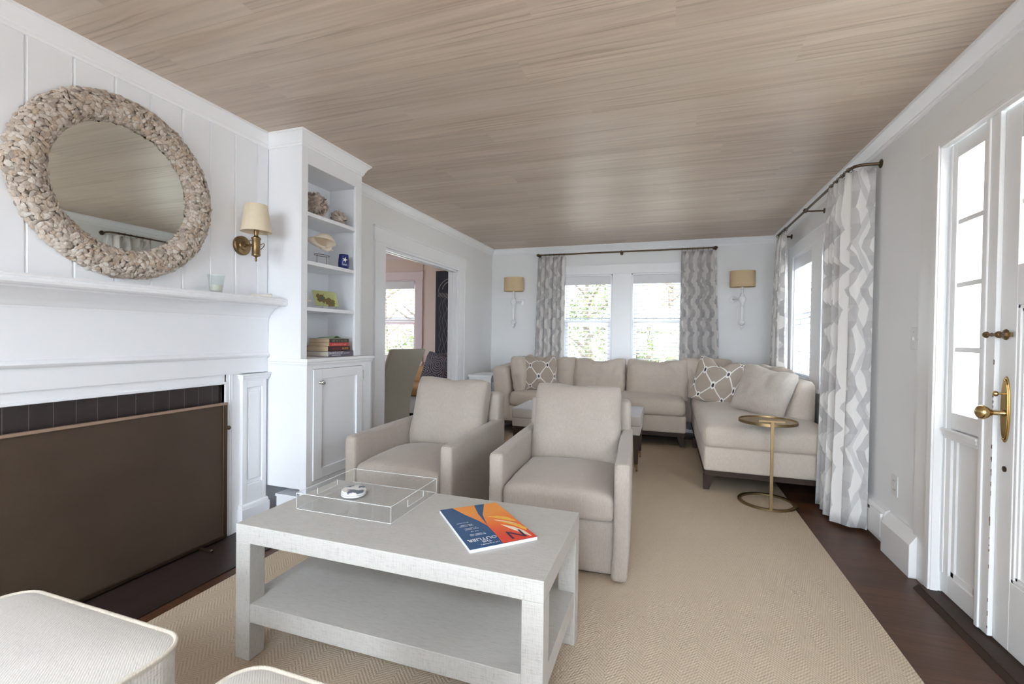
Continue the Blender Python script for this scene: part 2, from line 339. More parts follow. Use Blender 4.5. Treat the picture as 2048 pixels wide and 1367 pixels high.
# ------------------------------------------------------------------ mesh builder
WM = {}
class MB:
    def __init__(s): s.v = []; s.f = []; s.mi = []; s.uv = {}; s.cur = 0
    def add(s, vs, fs, m=None):
        o = len(s.v)
        for p in vs:
            p = Vector(p); s.v.append(m @ p if m is not None else p)
        for f in fs: s.f.append(tuple(o+i for i in f)); s.mi.append(s.cur)
        return o
    def mat(s, i): s.cur = i; return s
    def box(s, x0, x1, y0, y1, z0, z1, m=None):
        if x0 > x1: x0, x1 = x1, x0
        if y0 > y1: y0, y1 = y1, y0
        if z0 > z1: z0, z1 = z1, z0
        s.add([(x0,y0,z0),(x1,y0,z0),(x1,y1,z0),(x0,y1,z0),(x0,y0,z1),(x1,y0,z1),(x1,y1,z1),(x0,y1,z1)],
              [(0,3,2,1),(4,5,6,7),(0,1,5,4),(1,2,6,5),(2,3,7,6),(3,0,4,7)], m); return s
    def hexa(s, bot, top, m=None):    # 4 bottom points, 4 top points (counter-clockwise from above)
        s.add(list(bot)+list(top), [(0,3,2,1),(4,5,6,7),(0,1,5,4),(1,2,6,5),(2,3,7,6),(3,0,4,7)], m); return s
    def prism(s, pts, axis, a0, a1, m=None):   # polygon pts in the two other axes, extruded along axis
        n = len(pts)
        def P(p, a): return {'x': (a, p[0], p[1]), 'y': (p[0], a, p[1]), 'z': (p[0], p[1], a)}[axis]
        vs = [P(p, a0) for p in pts]+[P(p, a1) for p in pts]
        fs = [tuple(range(n))[::-1], tuple(range(n, 2*n))]+[(i, (i+1) % n, n+(i+1) % n, n+i) for i in range(n)]
        s.add(vs, fs, m); return s
    def lathe(s, prof, seg=24, m=None, cap=True):     # prof [(r,z)] around z
        vs = []; fs = []
        for r, z in prof:
            for k in range(seg): a = 2*PI*k/seg; vs.append((r*math.cos(a), r*math.sin(a), z))
        for j in range(len(prof)-1):
            for k in range(seg): k2 = (k+1) % seg; fs.append((j*seg+k, j*seg+k2, (j+1)*seg+k2, (j+1)*seg+k))
        if cap:
            fs.append(tuple(range(seg))[::-1]); fs.append(tuple((len(prof)-1)*seg+k for k in range(seg)))
        s.add(vs, fs, m); return s
    def tube(s, pts, r, seg=10, closed=False, m=None, rz=None):
        pts = [Vector(p) for p in pts]; n = len(pts); vs = []; fs = []; pn = None
        for i, p in enumerate(pts):
            if closed: t = pts[(i+1) % n]-pts[i-1]
            else: t = pts[min(i+1, n-1)]-pts[max(i-1, 0)]
            t = t.normalized() if t.length > 1e-9 else Vector((0, 0, 1))
            if pn is None:
                a = Vector((0, 0, 1)) if abs(t.z) < .9 else Vector((1, 0, 0)); pn = (a-t*a.dot(t)).normalized()
            else: pn = (pn-t*pn.dot(t)).normalized()
            b = t.cross(pn); rr = r[i] if isinstance(r, (list, tuple)) else r; r3 = rz if rz else rr
            for k in range(seg):
                an = 2*PI*k/seg; vs.append(p+pn*(math.cos(an)*r3)+b*(math.sin(an)*rr))
        for i in range(n if closed else n-1):
            j = (i+1) % n
            for k in range(seg): k2 = (k+1) % seg; fs.append((i*seg+k, i*seg+k2, j*seg+k2, j*seg+k))
        if not closed: fs.append(tuple(range(seg))[::-1]); fs.append(tuple((n-1)*seg+k for k in range(seg)))
        s.add(vs, fs, m); return s
    def sphere(s, c, r, seg=14, rings=8, m=None, sc_=(1, 1, 1)):
        prof = [(max(r*math.sin(PI*j/rings), 1e-4), -r*math.cos(PI*j/rings)) for j in range(rings+1)]
        mm = Matrix.Translation(c) @ Matrix.Diagonal((*sc_, 1))
        s.lathe(prof, seg, (m @ mm) if m is not None else mm, True); return s
    def soft(s, w, d, h, r, m=None, n=(10, 10, 6), crown=0, wr=0, fr=6, seed=0, fn=None):
        """box with rounded edges centred on the origin; crown lifts the top, wr wrinkles it"""
        idx = {}; vs = []; fs = []; hx, hy, hz = w/2, d/2, h/2; r = min(r, hx, hy, hz)
        def coordv(i, N, H):
            # denser near the ends so that the rounding is smooth
            k = min(3, N//2-1) if N >= 6 else 1
            if i <= k: return -H + r*(1-math.cos(PI/2*i/k))
            if i >= N-k: return H - r*(1-math.cos(PI/2*(N-i)/k))
            return -H+r + (2*H-2*r)*(i-k)/(N-2*k)
        def V(i, j, k):
            key = (i, j, k)
            if key in idx: return idx[key]
            p = Vector((coordv(i, n[0], hx), coordv(j, n[1], hy), coordv(k, n[2], hz)))
            c = Vector((max(-hx+r, min(hx-r, p.x)), max(-hy+r, min(hy-r, p.y)), max(-hz+r, min(hz-r, p.z))))
            dlt = p-c
            # cube-to-round mapping
            if dlt.length > 1e-9:
                mx = max(abs(dlt.x), abs(dlt.y), abs(dlt.z)); p = c+dlt.normalized()*(r if mx > .999*r else dlt.length*1.0)
            if crown:
                a = max(0, 1-(p.x/hx)**2); b = max(0, 1-(p.y/hy)**2); f = (a**.6)*(b**.6)
                p.z += crown*f*(1 if p.z > 0 else .0)*max(0, p.z/hz)
            if wr:
                q = Vector((p.x*fr, p.y*fr, p.z*fr+seed*7.3)); nn = noise.noise_vector(q)+.5*noise.noise_vector(q*2.3)
                p = p+nn*wr
            if fn: p = fn(p)
            idx[key] = len(vs); vs.append(p); return idx[key]
        nx, ny, nz = n
        for i in range(nx):
            for j in range(ny):
                fs.append((V(i, j, 0), V(i, j+1, 0), V(i+1, j+1, 0), V(i+1, j, 0))); fs.append((V(i, j, nz), V(i+1, j, nz), V(i+1, j+1, nz), V(i, j+1, nz)))
        for i in range(nx):
            for k in range(nz):
                fs.append((V(i, 0, k), V(i+1, 0, k), V(i+1, 0, k+1), V(i, 0, k+1))); fs.append((V(i, ny, k), V(i, ny, k+1), V(i+1, ny, k+1), V(i+1, ny, k)))
        for j in range(ny):
            for k in range(nz):
                fs.append((V(0, j, k), V(0, j, k+1), V(0, j+1, k+1), V(0, j+1, k))); fs.append((V(nx, j, k), V(nx, j+1, k), V(nx, j+1, k+1), V(nx, j, k+1)))
        s.add(vs, fs, m); return s
    def pillow(s, w, h, t, m=None, n=26, pinch=.06, wr=.006, seed=1, pw=2.2, sag=0, dent=0, edge=.012, rcor=.05):
        """stuffed cushion lying in local x/z with thickness along y; uv 0..1"""
        vs = []; fs = []; uv = []
        for side in (1, -1):
            for i in range(n+1):
                for j in range(n+1):
                    a = math.sin((2*i/n-1)*PI/2); b = math.sin((2*j/n-1)*PI/2)
                    ea = (1-abs(a)**pw); eb = (1-abs(b)**pw)
                    th = t/2*(max(ea, 0)*max(eb, 0))**.42+edge
                    x = a*w/2*(1-pinch*(1-b*b)*1.0+pinch*.35); z = b*h/2*(1-pinch*(1-a*a)*1.0+pinch*.35)
                    cr_ = (abs(a)*abs(b))**5; x *= 1-rcor*cr_; z *= 1-rcor*cr_
                    if b > 0: z -= dent*math.exp(-(a/.35)**2)*b*b; x *= 1-.02*b
                    z -= sag*(1-b)*.5*0
                    q = Vector((x*7, z*7, side*3+seed*5.1)); nn = noise.noise_vector(q)+.6*noise.noise_vector(q*2.6)
                    rad = noise.noise(Vector((a*2.2+seed, b*2.2, side)))*.6
                    crease = abs(noise.noise(Vector((x*11+seed*3, z*5, seed))))*-1.2
                    y = side*(th*(1+.10*rad)+wr*(nn.y+crease)*(.4+ea*eb))
                    x += nn.x*wr; z += nn.z*wr
                    vs.append((x, y, z)); uv.append((i/n, j/n))
        N = (n+1)*(n+1)
        for i in range(n):
            for j in range(n):
                a, b, c, d = i*(n+1)+j, (i+1)*(n+1)+j, (i+1)*(n+1)+j+1, i*(n+1)+j+1
                fs.append((a, d, c, b)); fs.append((N+a, N+b, N+c, N+d))
        bd = [i*(n+1) for i in range(n)]+[n*(n+1)+j for j in range(n)]+[i*(n+1)+n for i in range(n, 0, -1)]+[j for j in range(n, 0, -1)]
        for q in range(len(bd)):
            a, b = bd[q], bd[(q+1) % len(bd)]; fs.append((a, b, N+b, N+a))
        o = s.add(vs, fs, m)
        for k, u in enumerate(uv): s.uv[o+k] = u
        return s
    def sweep(s, path, prof, closed=False, m=None):
        """profile (out,z) swept along an XY path, out is to the right of travel, mitred"""
        n = len(path); P = [Vector((p[0], p[1])) for p in path]; vs = []; fs = []; k = len(prof)
        def nrm(a, b): d = (b-a).normalized(); return Vector((d.y, -d.x))
        for i in range(n):
            n1 = nrm(P[i-1], P[i]) if (i > 0 or closed) else None
            n2 = nrm(P[i], P[(i+1) % n]) if (i < n-1 or closed) else None
            if n1 is None: mt = n2
            elif n2 is None: mt = n1
            else: mt = (n1+n2)/(1+n1.dot(n2))
            for o_, z in prof: vs.append((P[i].x+mt.x*o_, P[i].y+mt.y*o_, z))
        for i in range(n if closed else n-1):
            j = (i+1) % n
            for q in range(k): q2 = (q+1) % k; fs.append((i*k+q, j*k+q, j*k+q2, i*k+q2))
        if not closed: fs.append(tuple(range(k))); fs.append(tuple((n-1)*k+q for q in range(k))[::-1])
        s.add(vs, fs, m); return s
    def build(s, name, mats, parent=None, bevel=0, smooth=30, seg=2, solid=0, sub=0):
        if not isinstance(mats, (list, tuple)): mats = [mats]
        if parent is not None: inv = WM[parent.name].inverted(); wm = WM[parent.name]
        else:
            lo = Vector((min(p.x for p in s.v), min(p.y for p in s.v), min(p.z for p in s.v))); hi = Vector((max(p.x for p in s.v), max(p.y for p in s.v), max(p.z for p in s.v)))
            wm = Matrix.Translation(((lo.x+hi.x)/2, (lo.y+hi.y)/2, lo.z)); 
            if name in ('floor', 'ceiling', 'rug', 'hearth'): wm = Matrix.Identity(4)
            inv = wm.inverted()
        me = bpy.data.meshes.new(name); me.from_pydata([tuple(inv @ p) for p in s.v], [], s.f)
        for q in mats: me.materials.append(q)
        for p, mi in zip(me.polygons, s.mi): p.material_index = mi
        if s.uv:
            ul = me.uv_layers.new(name='UVMap')
            for lp in me.loops: ul.data[lp.index].uv = s.uv.get(lp.vertex_index, (0, 0))
        bm = bmesh.new(); bm.from_mesh(me); bmesh.ops.recalc_face_normals(bm, faces=bm.faces); bm.to_mesh(me); bm.free()
        if smooth:
            for p in me.polygons: p.use_smooth = True
            me.set_sharp_from_angle(angle=math.radians(smooth))
        o = bpy.data.objects.new(name, me); COL.objects.link(o)
        if parent is not None: o.parent = parent
        else: o.matrix_world = wm
        WM[o.name] = wm
        if bevel:
            b = o.modifiers.new('bevel', 'BEVEL'); b.width = bevel; b.segments = seg; b.limit_method = 'ANGLE'; b.angle_limit = math.radians(40)
            if smooth: b.harden_normals = True
        if solid: q = o.modifiers.new('solid', 'SOLIDIFY'); q.thickness = solid; q.offset = 0
        if sub: q = o.modifiers.new('sub', 'SUBSURF'); q.levels = sub; q.render_levels = sub
        return o
def T(x, y, z): return Matrix.Translation((x, y, z))
def Rx(a): return Matrix.Rotation(math.radians(a), 4, 'X')
def Ry(a): return Matrix.Rotation(math.radians(a), 4, 'Y')
def Rz(a): return Matrix.Rotation(math.radians(a), 4, 'Z')
def tag(o, label, cat, group=None, kind=None):
    o['label'] = label; o['category'] = cat
    if group: o['group'] = group
    if kind: o['kind'] = kind
    return o
def struct(o): o['kind'] = 'structure'; return o
def thing(name, label, cat, loc=(0, 0, 0), rz=0, group=None):
    o = bpy.data.objects.new(name, None); COL.objects.link(o); o.empty_display_size = .1
    wm = T(*loc) @ Rz(rz); o.matrix_world = wm; WM[o.name] = wm
    return tag(o, label, cat, group)
def sroot(name, loc=(0, 0, 0)):
    o = bpy.data.objects.new(name, None); COL.objects.link(o); o.location = loc; WM[o.name] = T(*loc); return struct(o)
def text(name, body, size, mtx, mat_, parent, ext=.0002, font_sx=1.0, align='CENTER'):
    cu = bpy.data.curves.new(name+'_curve', 'FONT'); cu.body = body; cu.size = size; cu.extrude = ext; cu.align_x = align; cu.align_y = 'CENTER'; cu.resolution_u = 2
    tmp = bpy.data.objects.new(name+'_curve', cu); COL.objects.link(tmp)
    dg = bpy.context.evaluated_depsgraph_get(); me = bpy.data.meshes.new_from_object(tmp.evaluated_get(dg))
    bpy.data.objects.remove(tmp); bpy.data.curves.remove(cu)
    me.materials.clear(); me.materials.append(mat_)
    me.transform(WM[parent.name].inverted() @ mtx @ Matrix.Diagonal((font_sx, 1, 1, 1))); me.name = name
    o = bpy.data.objects.new(name, me); COL.objects.link(o); o.parent = parent; WM[o.name] = WM[parent.name]; return o

def tiny_print(name, w, rows, h, mtx, mat_, parent, seed=1, gap=1.7):
    """print too small to read: rows of short strokes, centred"""
    rnd = random.Random(seed); b = MB()
    for r_ in range(rows):
        L_ = w*rnd.uniform(.75, 1.0); x = -L_/2; y = (rows/2-r_-.5)*h*gap
        while x < L_/2:
            q = h*rnd.uniform(.25, .6)
            if rnd.random() < .86: b.box(x, x+q*.55, y-h/2, y+h/2*rnd.choice((1, 1, .4)), 0, .0003)
            if rnd.random() < .5: b.box(x, x+q, y+(h/2-h*.18)*rnd.choice((-1, 1)), y+h/2*rnd.choice((.0, 1)), 0, .0003)
            x += q+h*.18
    return MB_apply(b, name, mtx, mat_, parent)
def MB_apply(b, name, mtx, mat_, parent):
    b.v = [mtx @ p for p in b.v]; return b.build(name, mat_, parent, smooth=0)
def wall(name, axis, pos, th, a0, a1, z0, z1, holes, mat_):
    """wall slab whose room face lies at pos; th signed outwards; holes (a0,a1,z0,z1)"""
    A = sorted({a0, a1, *[h[0] for h in holes], *[h[1] for h in holes]}); Z = sorted({z0, z1, *[h[2] for h in holes], *[h[3] for h in holes]})
    b = MB()
    for i in range(len(A)-1):
        for k in range(len(Z)-1):
            ca, cz = (A[i]+A[i+1])/2, (Z[k]+Z[k+1])/2
            if any(h[0] < ca < h[1] and h[2] < cz < h[3] for h in holes): continue
            if axis == 'x': b.box(pos, pos+th, A[i], A[i+1], Z[k], Z[k+1])
            else: b.box(A[i], A[i+1], pos, pos+th, Z[k], Z[k+1])
    return struct(b.build(name, mat_, smooth=0))

# ------------------------------------------------------------------ shell
struct(MB().box(-6.2, RIGHT+.15, BACK-.15, FAR+.13, -.12, 0).build('floor', M['floor'], smooth=0))
LX0, LX1, LY0, LY1 = -1.6, .5, -2.7, -1.1      # unseen roof light, added behind the camera to bring light down
struct(MB().box(LEFT-.12, RIGHT+.15, LY1, FAR+.13, CEIL, CEIL+.1).box(LEFT-.12, RIGHT+.15, BACK-.15, LY0, CEIL, CEIL+.1).box(LEFT-.12, LX0, LY0, LY1, CEIL, CEIL+.1).box(LX1, RIGHT+.15, LY0, LY1, CEIL, CEIL+.1).build('ceiling', M['ceiling'], smooth=0))
_sk = sroot('added_roof_light', ((LX0+LX1)/2, (LY0+LY1)/2, CEIL))
MB().box(LX0, LX0+.04, LY0, LY1, CEIL-.01, CEIL+.15).box(LX1-.04, LX1, LY0, LY1, CEIL-.01, CEIL+.15).box(LX0, LX1, LY0, LY0+.04, CEIL-.01, CEIL+.15).box(LX0, LX1, LY1-.04, LY1, CEIL-.01, CEIL+.15).box(-.57, -.53, LY0, LY1, CEIL+.09, CEIL+.14).build('added_roof_light_frame', M['trim'], _sk, bevel=.003)
MB().box(LX0+.03, LX1-.03, LY0+.03, LY1-.03, CEIL+.11, CEIL+.116).build('pane', M['glass'], _sk, smooth=0)
struct(MB().box(-6.2, LEFT-.12, 2.6, FAR+.13, CEIL, CEIL+.1).build('ceiling', M['white'], smooth=0))

WZ0, WZ1 = .79, 2.01
wall('wall_far', 'y', FAR, .13, -6.2, RIGHT+.15, 0, CEIL, [(-1.36, -.70, WZ0, WZ1), (-.46, .20, WZ0, WZ1), (-4.39, -3.63, WZ0, WZ1)], M['wall'])
wall('wall_right', 'x', RIGHT, .15, BACK-.15, FAR, 0, CEIL, [(4.70, 5.36, WZ0, WZ1), (3.75, 4.41, WZ0, WZ1), (1.36, 2.66, 0, 2.085)], M['wall'])
wall('wall_back', 'y', BACK, -.15, LEFT-.12, RIGHT, 0, CEIL, [(-2.25, -.65, .08, 2.3), (-.55, 1.05, .08, 2.3)], M['wall'])  # openings for the unseen rear windows added to light the room
wall('wall_left', 'x', LEFT, -.12, 2.83, FAR, 0, CEIL, [(3.516, 5.085, 0, 1.98)], M['wall'])
# dining room beyond the opening
wall('wall_dining_near', 'y', 2.6, .1, -6.2, LEFT-.12, 0, CEIL, [], M['pink'])
wall('wall_dining_left', 'x', -6.1, -.1, 2.7, FAR, 0, CEIL, [(3.65, 5.15, .75, 2.05)], M['pink'])
struct(MB().box(-6.1, -4.5, FAR-.012, FAR-.001, 0, CEIL).box(-4.5, -3.5, FAR-.012, FAR-.001, 2.12, CEIL).box(-4.5, -3.5, FAR-.012, FAR-.001, 0, .68).box(-3.51, LEFT-.121, FAR-.012, FAR-.001, 0, CEIL).build('wall_dining_far', M['pink'], smooth=0))
struct(MB().box(LEFT-.135, LEFT-.121, 2.7, 3.516, 0, CEIL).box(LEFT-.135, LEFT-.121, 5.085, FAR-.012, 0, CEIL).box(LEFT-.135, LEFT-.121, 3.516, 5.085, 1.98, CEIL).build('wall_dining_right', M['pink'], smooth=0))
# boarded chimney wall with V grooves
b = MB(); ys = [BACK]+[1.096+.1525*k for k in range(-40, 8) if 1.096+.1525*k > BACK+.05]+[2.245]
ys[-1] = 2.245; y0 = 0
pts = []
for i in range(len(ys)-1):
    a, c = ys[i], ys[i+1]; pts += [(BOARD-.007, a+.0005), (BOARD, a+.006), (BOARD, c-.006), (BOARD-.007, c-.0005)]
pts += [(LEFT-.12, 2.245), (LEFT-.12, BACK)]
b.prism([(p[0], p[1]) for p in pts], 'z', 1.25, CEIL)
pl = [(BOARD-.03, BACK), (BOARD-.03, .60), (LEFT-.12, .60), (LEFT-.12, BACK)]
b.prism(pl, 'z', 0, 1.25)
b.box(LEFT-.12, BOARD-.03, .60, 2.245, .88, 1.25).box(LEFT-.12, BOARD-.03, 1.965, 2.245, 0, .88).box(LEFT-.12, BOARD-.03, .60, .90, 0, .88)
b.box(LEFT-.12, LEFT-.005, 2.245, 2.83, 0, CEIL)
struct(b.build('wall_fireplace', M['white'], smooth=0))

# crown moulding round the room, stepping out around the bookcase
CP = [(0, CEIL-.082), (.006, CEIL-.082), (.008, CEIL-.072), (.014, CEIL-.066), (.014, CEIL-.058), (.020, CEIL-.050), (.030, CEIL-.030), (.040, CEIL-.020), (.044, CEIL-.014), (.050, CEIL-.012), (.050, CEIL), (0, CEIL)]
path = [(BOARD, BACK), (BOARD, 2.245), (-2.118, 2.245), (-2.118, 2.822), (LEFT, 2.822), (LEFT, FAR), (RIGHT, FAR), (RIGHT, BACK)]
struct(MB().sweep(path, CP, True).build('trim_1', M['trim'], smooth=25))
path = [(-6.1, 2.7), (-6.1, FAR-.012), (LEFT-.135, FAR-.012), (LEFT-.135, 2.7)]
struct(MB().sweep(path, CP, True).build('trim_2', M['pinktrim'], smooth=25))

# baseboards
BP = [(0, 0), (.018, 0), (.018, .10), (.012, .115), (.004, .13), (0, .13)]
struct(MB().sweep([(LEFT, 2.83), (LEFT, 3.37)], BP).sweep([(LEFT, 5.24), (LEFT, FAR-.02)], BP).build('baseboard_left', M['trim']))
struct(MB().sweep([(LEFT+.02, FAR), (RIGHT-.02, FAR)], BP).build('baseboard_far', M['trim']))
struct(MB().sweep([(RIGHT, FAR), (RIGHT, 3.95)], BP).sweep([(RIGHT, 1.2), (RIGHT, BACK)], BP).build('baseboard_right', M['trim']))

# opening to the dining room: casing, jamb, head track
b = MB(); t = .014
b.box(LEFT, LEFT+t, 3.375, 3.516, 0, 1.98).box(LEFT, LEFT+t, 5.085, 5.215, 0, 1.98).box(LEFT, LEFT+t+.004, 3.355, 5.235, 1.98, 2.105)
b.box(LEFT, LEFT+t+.012, 3.35, 5.24, 2.098, 2.115)
b.box(LEFT, LEFT+t+.005, 3.370, 3.382, 0, 1.98).box(LEFT, LEFT+t+.005, 5.208, 5.220, 0, 1.98)
struct(b.build('trim_3', M['trim'], bevel=.002))
b = MB()
b.box(LEFT-.135, LEFT+t-.002, 5.05, 5.085, 0, 1.98).box(LEFT-.135, LEFT+t-.002, 3.516, 3.53, 0, 1.98).box(LEFT-.135, LEFT+t-.002, 3.53, 5.05, 1.955, 1.98)
b.box(LEFT-.02, LEFT-.045, 5.03, 5.05, 0, 1.955).box(LEFT-.075, LEFT-.10, 5.03, 5.05, 0, 1.955)
b.box(LEFT-.02, LEFT-.045, 3.53, 5.05, 1.935, 1.955).box(LEFT-.075, LEFT-.10, 3.53, 5.05, 1.935, 1.955)
struct(b.build('trim_4', M['trim'], bevel=.0015))

# hearth strip in front of the fireplace
struct(MB().box(LEFT+.0, -2.035, .3, 2.24, -.01, .006).build('floor_hearth', M['hearth'], smooth=0))

# ------------------------------------------------------------------ windows
def window(name, axis, pos, out, a0, a1, z0, z1, tm=M['trim'], zr=(1.335, 1.41)):
    """double-hung sash set in an opening. pos = inner wall face, out = +1/-1 outward"""
    r = sroot(name, ((a0+a1)/2 if axis == 'y' else pos, pos if axis == 'y' else (a0+a1)/2, z0))
    def bx(mb, p0, p1, A0, A1, Z0, Z1):
        P0, P1 = pos+out*p0, pos+out*p1
        if axis == 'y': mb.box(A0, A1, P0, P1, Z0, Z1)
        else: mb.box(P0, P1, A0, A1, Z0, Z1)
    jb = MB()
    bx(jb, 0, .125, a0, a0+.02, z0, z1); bx(jb, 0, .125, a1-.02, a1, z0, z1); bx(jb, 0, .125, a0, a1, z1-.02, z1); bx(jb, 0, .125, a0, a1, z0, z0+.02)
    jb.build('window_jamb', tm, r, bevel=.002)
    lo, hi = MB(), MB()
    for mb, p, Z0, Z1 in ((lo, .055, z0+.02, zr[1]), (hi, .09, zr[0], z1-.02)):
        A0, A1 = a0+.02, a1-.02
        bx(mb, p, p+.03, A0, A0+.045, Z0, Z1); bx(mb, p, p+.03, A1-.045, A1, Z0, Z1)
        bx(mb, p, p+.03, A0+.045, A1-.045, Z1-.045, Z1); bx(mb, p, p+.03, A0+.045, A1-.045, Z0, Z0+.05)
    lo.build('sash', tm, r, bevel=.002); hi.build('sash', tm, r, bevel=.002)
    g = MB(); bx(g, .068, .071, a0+.06, a1-.06, z0+.06, zr[1]-.04); bx(g, .103, .106, a0+.06, a1-.06, zr[0]+.04, z1-.06)
    g.build('pane', M['glass'], r, smooth=0)
    return r
window('window_1', 'y', FAR, 1, -1.36, -.70, WZ0, WZ1)
window('window_2', 'y', FAR, 1, -.46, .20, WZ0, WZ1)
window('window_3', 'x', RIGHT, 1, 4.70, 5.36, WZ0, WZ1)
window('window_4', 'x', RIGHT, 1, 3.75, 4.41, WZ0, WZ1)
window('window_5', 'y', FAR-.012, 1, -4.39, -3.63, WZ0, WZ1, M['pinktrim'])
window('added_window_6', 'y', BACK, -1, -2.25, -.65, .08, 2.3)  # this and the next: unseen rear windows added for more daylight
window('added_window_7', 'y', BACK, -1, -.55, 1.05, .08, 2.3)
window('added_window_8', 'x', -6.1, -1, 3.65, 5.15, .75, 2.05, M['pinktrim'])  # unseen window added to light the dining room

def casing_pair(name, axis, pos, s, outer, openings, z0, z1, tm, th=.018):
    b = MB(); head = .125
    def bx(p, A0, A1, Z0, Z1, q=0):
        if axis == 'y': b.box(A0, A1, pos-s*q, pos-s*p, Z0, Z1)
        else: b.box(pos-s*q, pos-s*p, A0, A1, Z0, Z1)
    A = [outer[0]]+[v for o in openings for v in o]+[outer[1]]
    for i in range(0, len(A), 2): bx(th, A[i], A[i+1], z0-.02, z1)
    bx(th+.003, outer[0]-.01, outer[1]+.01, z1, z1+head)
    bx(th+.006, outer[0]-.014, outer[1]+.014, z1+head-.012, z1+head)
    bx(.05, outer[0]-.03, outer[1]+.03, z0-.045, z0-.02)      # stool
    bx(th, outer[0], outer[1], z0-.13, z0-.045)               # apron
    return struct(b.build(name, tm, bevel=.002))
casing_pair('trim_5', 'y', FAR, 1, (-1.48, .32), [(-1.36, -.70), (-.46, .20)], WZ0, WZ1, M['trim'])
casing_pair('trim_6', 'x', RIGHT, 1, (3.63, 5.48), [(3.75, 4.41), (4.70, 5.36)], WZ0, WZ1, M['trim'])
casing_pair('trim_7', 'y', FAR-.012, 1, (-4.51, -3.51), [(-4.39, -3.63)], WZ0, WZ1, M['pinktrim'])

def blind(axis, pos, s, a0, a1, z0, z1, label, group, tm=M['blind']):
    cx = (a0+a1)/2
    r = thing('window_blind', label, 'blind', (cx, pos, z0) if axis == 'y' else (pos, cx, z0), 0, group)
    def bx(mb, p0, p1, A0, A1, Z0, Z1):
        if axis == 'y': mb.box(A0, A1, pos+s*p0, pos+s*p1, Z0, Z1)
        else: mb.box(pos+s*p0, pos+s*p1, A0, A1, Z0, Z1)
    v = MB(); bx(v, -.012, 0.003, a0, a1, z1-.115, z1-.003); bx(v, .003, .05, a0+.01, a1-.01, z1-.05, z1-.005); v.build('valance', tm, r, bevel=.004)
    sl = MB(); z = z1-.135; zs = []
    while z > z0+.05: zs.append(z); z -= .0525
    for z in zs:
        n = 4; pr = []
        for k in range(n+1): pr.append((.002+.046*k/n, z+.003*math.sin(PI*k/n)-.009*k/n))
        for k in range(n, -1, -1): pr.append((.002+.046*k/n, z-.0045+.003*math.sin(PI*k/n)-.009*k/n))
        if axis == 'y': sl.prism([(pos+s*p, q) for p, q in pr], 'x', a0+.012, a1-.012)
        else: sl.prism([(pos+s*p, q) for p, q in pr], 'y', a0+.012, a1-.012)
    sl.build('slats', tm, r, smooth=40)
    br = MB(); bx(br, .004, .046, a0+.012, a1-.012, z0+.022, z0+.04); br.build('bottom_rail', tm, r, bevel=.003)
    cd = MB()
    for f in (.18, .82):
        for p in (.003, .047):
            A = a0+(a1-a0)*f
            bx(cd, p-.0008, p+.0008, A-.0008, A+.0008, z0+.03, z1-.1)
    cd.build('ladder_cord', tm, r, smooth=0)
G = 'white slatted window blinds'
blind('y', FAR, 1, -1.338, -.722, WZ0, WZ1-.02, 'white slatted blind in the far wall, left of the wide mullion', G)
blind('y', FAR, 1, -.438, .178, WZ0, WZ1-.02, 'white slatted blind in the far wall, right of the wide mullion', G)
blind('x', RIGHT, 1, 4.722, 5.338, WZ0, WZ1-.02, 'white slatted blind on the right wall above the chaise back', G)
blind('x', RIGHT, 1, 3.772, 4.388, WZ0, WZ1-.02, 'white slatted blind mostly hidden behind the long near curtain', G)
blind('y', FAR-.012, 1, -4.368, -3.652, WZ0, WZ1-.02, 'white slatted blind in the peach dining room window', G)

# ------------------------------------------------------------------ front door, sidelight, casings
DX = RIGHT+.012
b = MB()
b.box(RIGHT-.018, RIGHT, 2.66, 2.845, 0, 2.085).box(RIGHT-.018, RIGHT, 1.2, 1.36, 0, 2.085)
b.box(RIGHT-.021, RIGHT, 1.19, 2.855, 2.085, 2.215)
b.box(RIGHT-.034, RIGHT-.018, 2.66, 2.70, 0, 2.085).box(RIGHT-.026, RIGHT+.004, 2.655, 2.672, 0, 2.085).box(RIGHT-.03, RIGHT, 1.36, 2.70, 2.07, 2.09)
struct(b.build('trim_8', M['doorpaint'], bevel=.003))
sl = sroot('window_9', (RIGHT, 2.48, 0))
b = MB(); X0, X1 = DX, DX+.045
SY0, SY1 = 2.375, 2.655; GY0, GY1 = 2.415, 2.600
b.box(X0, X1, SY0, GY0, .03, 2.075).box(X0, X1, GY1, SY1, .03, 2.075).box(X0, X1, GY0, GY1, 2.005, 2.075).box(X0, X1, GY0, GY1, .79, .862).box(X0, X1, GY0, GY1, .03, .12)
for z in (1.715, 1.433, 1.145): b.box(X0+.006, X1-.006, GY0, GY1, z-.011, z+.011)
b.box(X0+.02, X1-.005, GY0, GY1, .12, .79)
b.box(X0-.02, X0, SY0+.015, SY1-.01, .772, .785).box(X0-.014, X0, SY0+.02, SY1-.015, .755, .772).box(X0-.008, X0, SY0+.025, SY1-.02, .74, .755)
b.box(X0-.008, X0, SY0+.012, SY0+.028, .79, 2.07).box(X0-.006, X0, SY1-.022, SY1-.008, .12, 2.07)
for q, w in ((.012, .010), (.024, .006)):
    b.box(X0+.004+w, X0+.02, GY0, GY0+q, .12, .74).box(X0+.004+w, X0+.02, GY1-q, GY1, .12, .74).box(X0+.004+w, X0+.02, GY0, GY1, .12, .12+q)
b.build('sidelight_frame', M['doorpaint'], sl, bevel=.002)
MB().box(X0+.03, X0+.034, GY0, GY1, .862, 2.005).build('pane', M['glass'], sl, smooth=0)
MB().box(DX-.012, DX+.06, 2.30, 2.375, .03, 2.075).box(DX-.018, DX, 2.352, 2.375, .03, 2.075).build('post', M['doorpaint'], sl, bevel=.003)
dr = sroot('door_1', (RIGHT, 1.84, 0))
b = MB(); D0, D1 = 1.40, 2.297; F = DX+.002
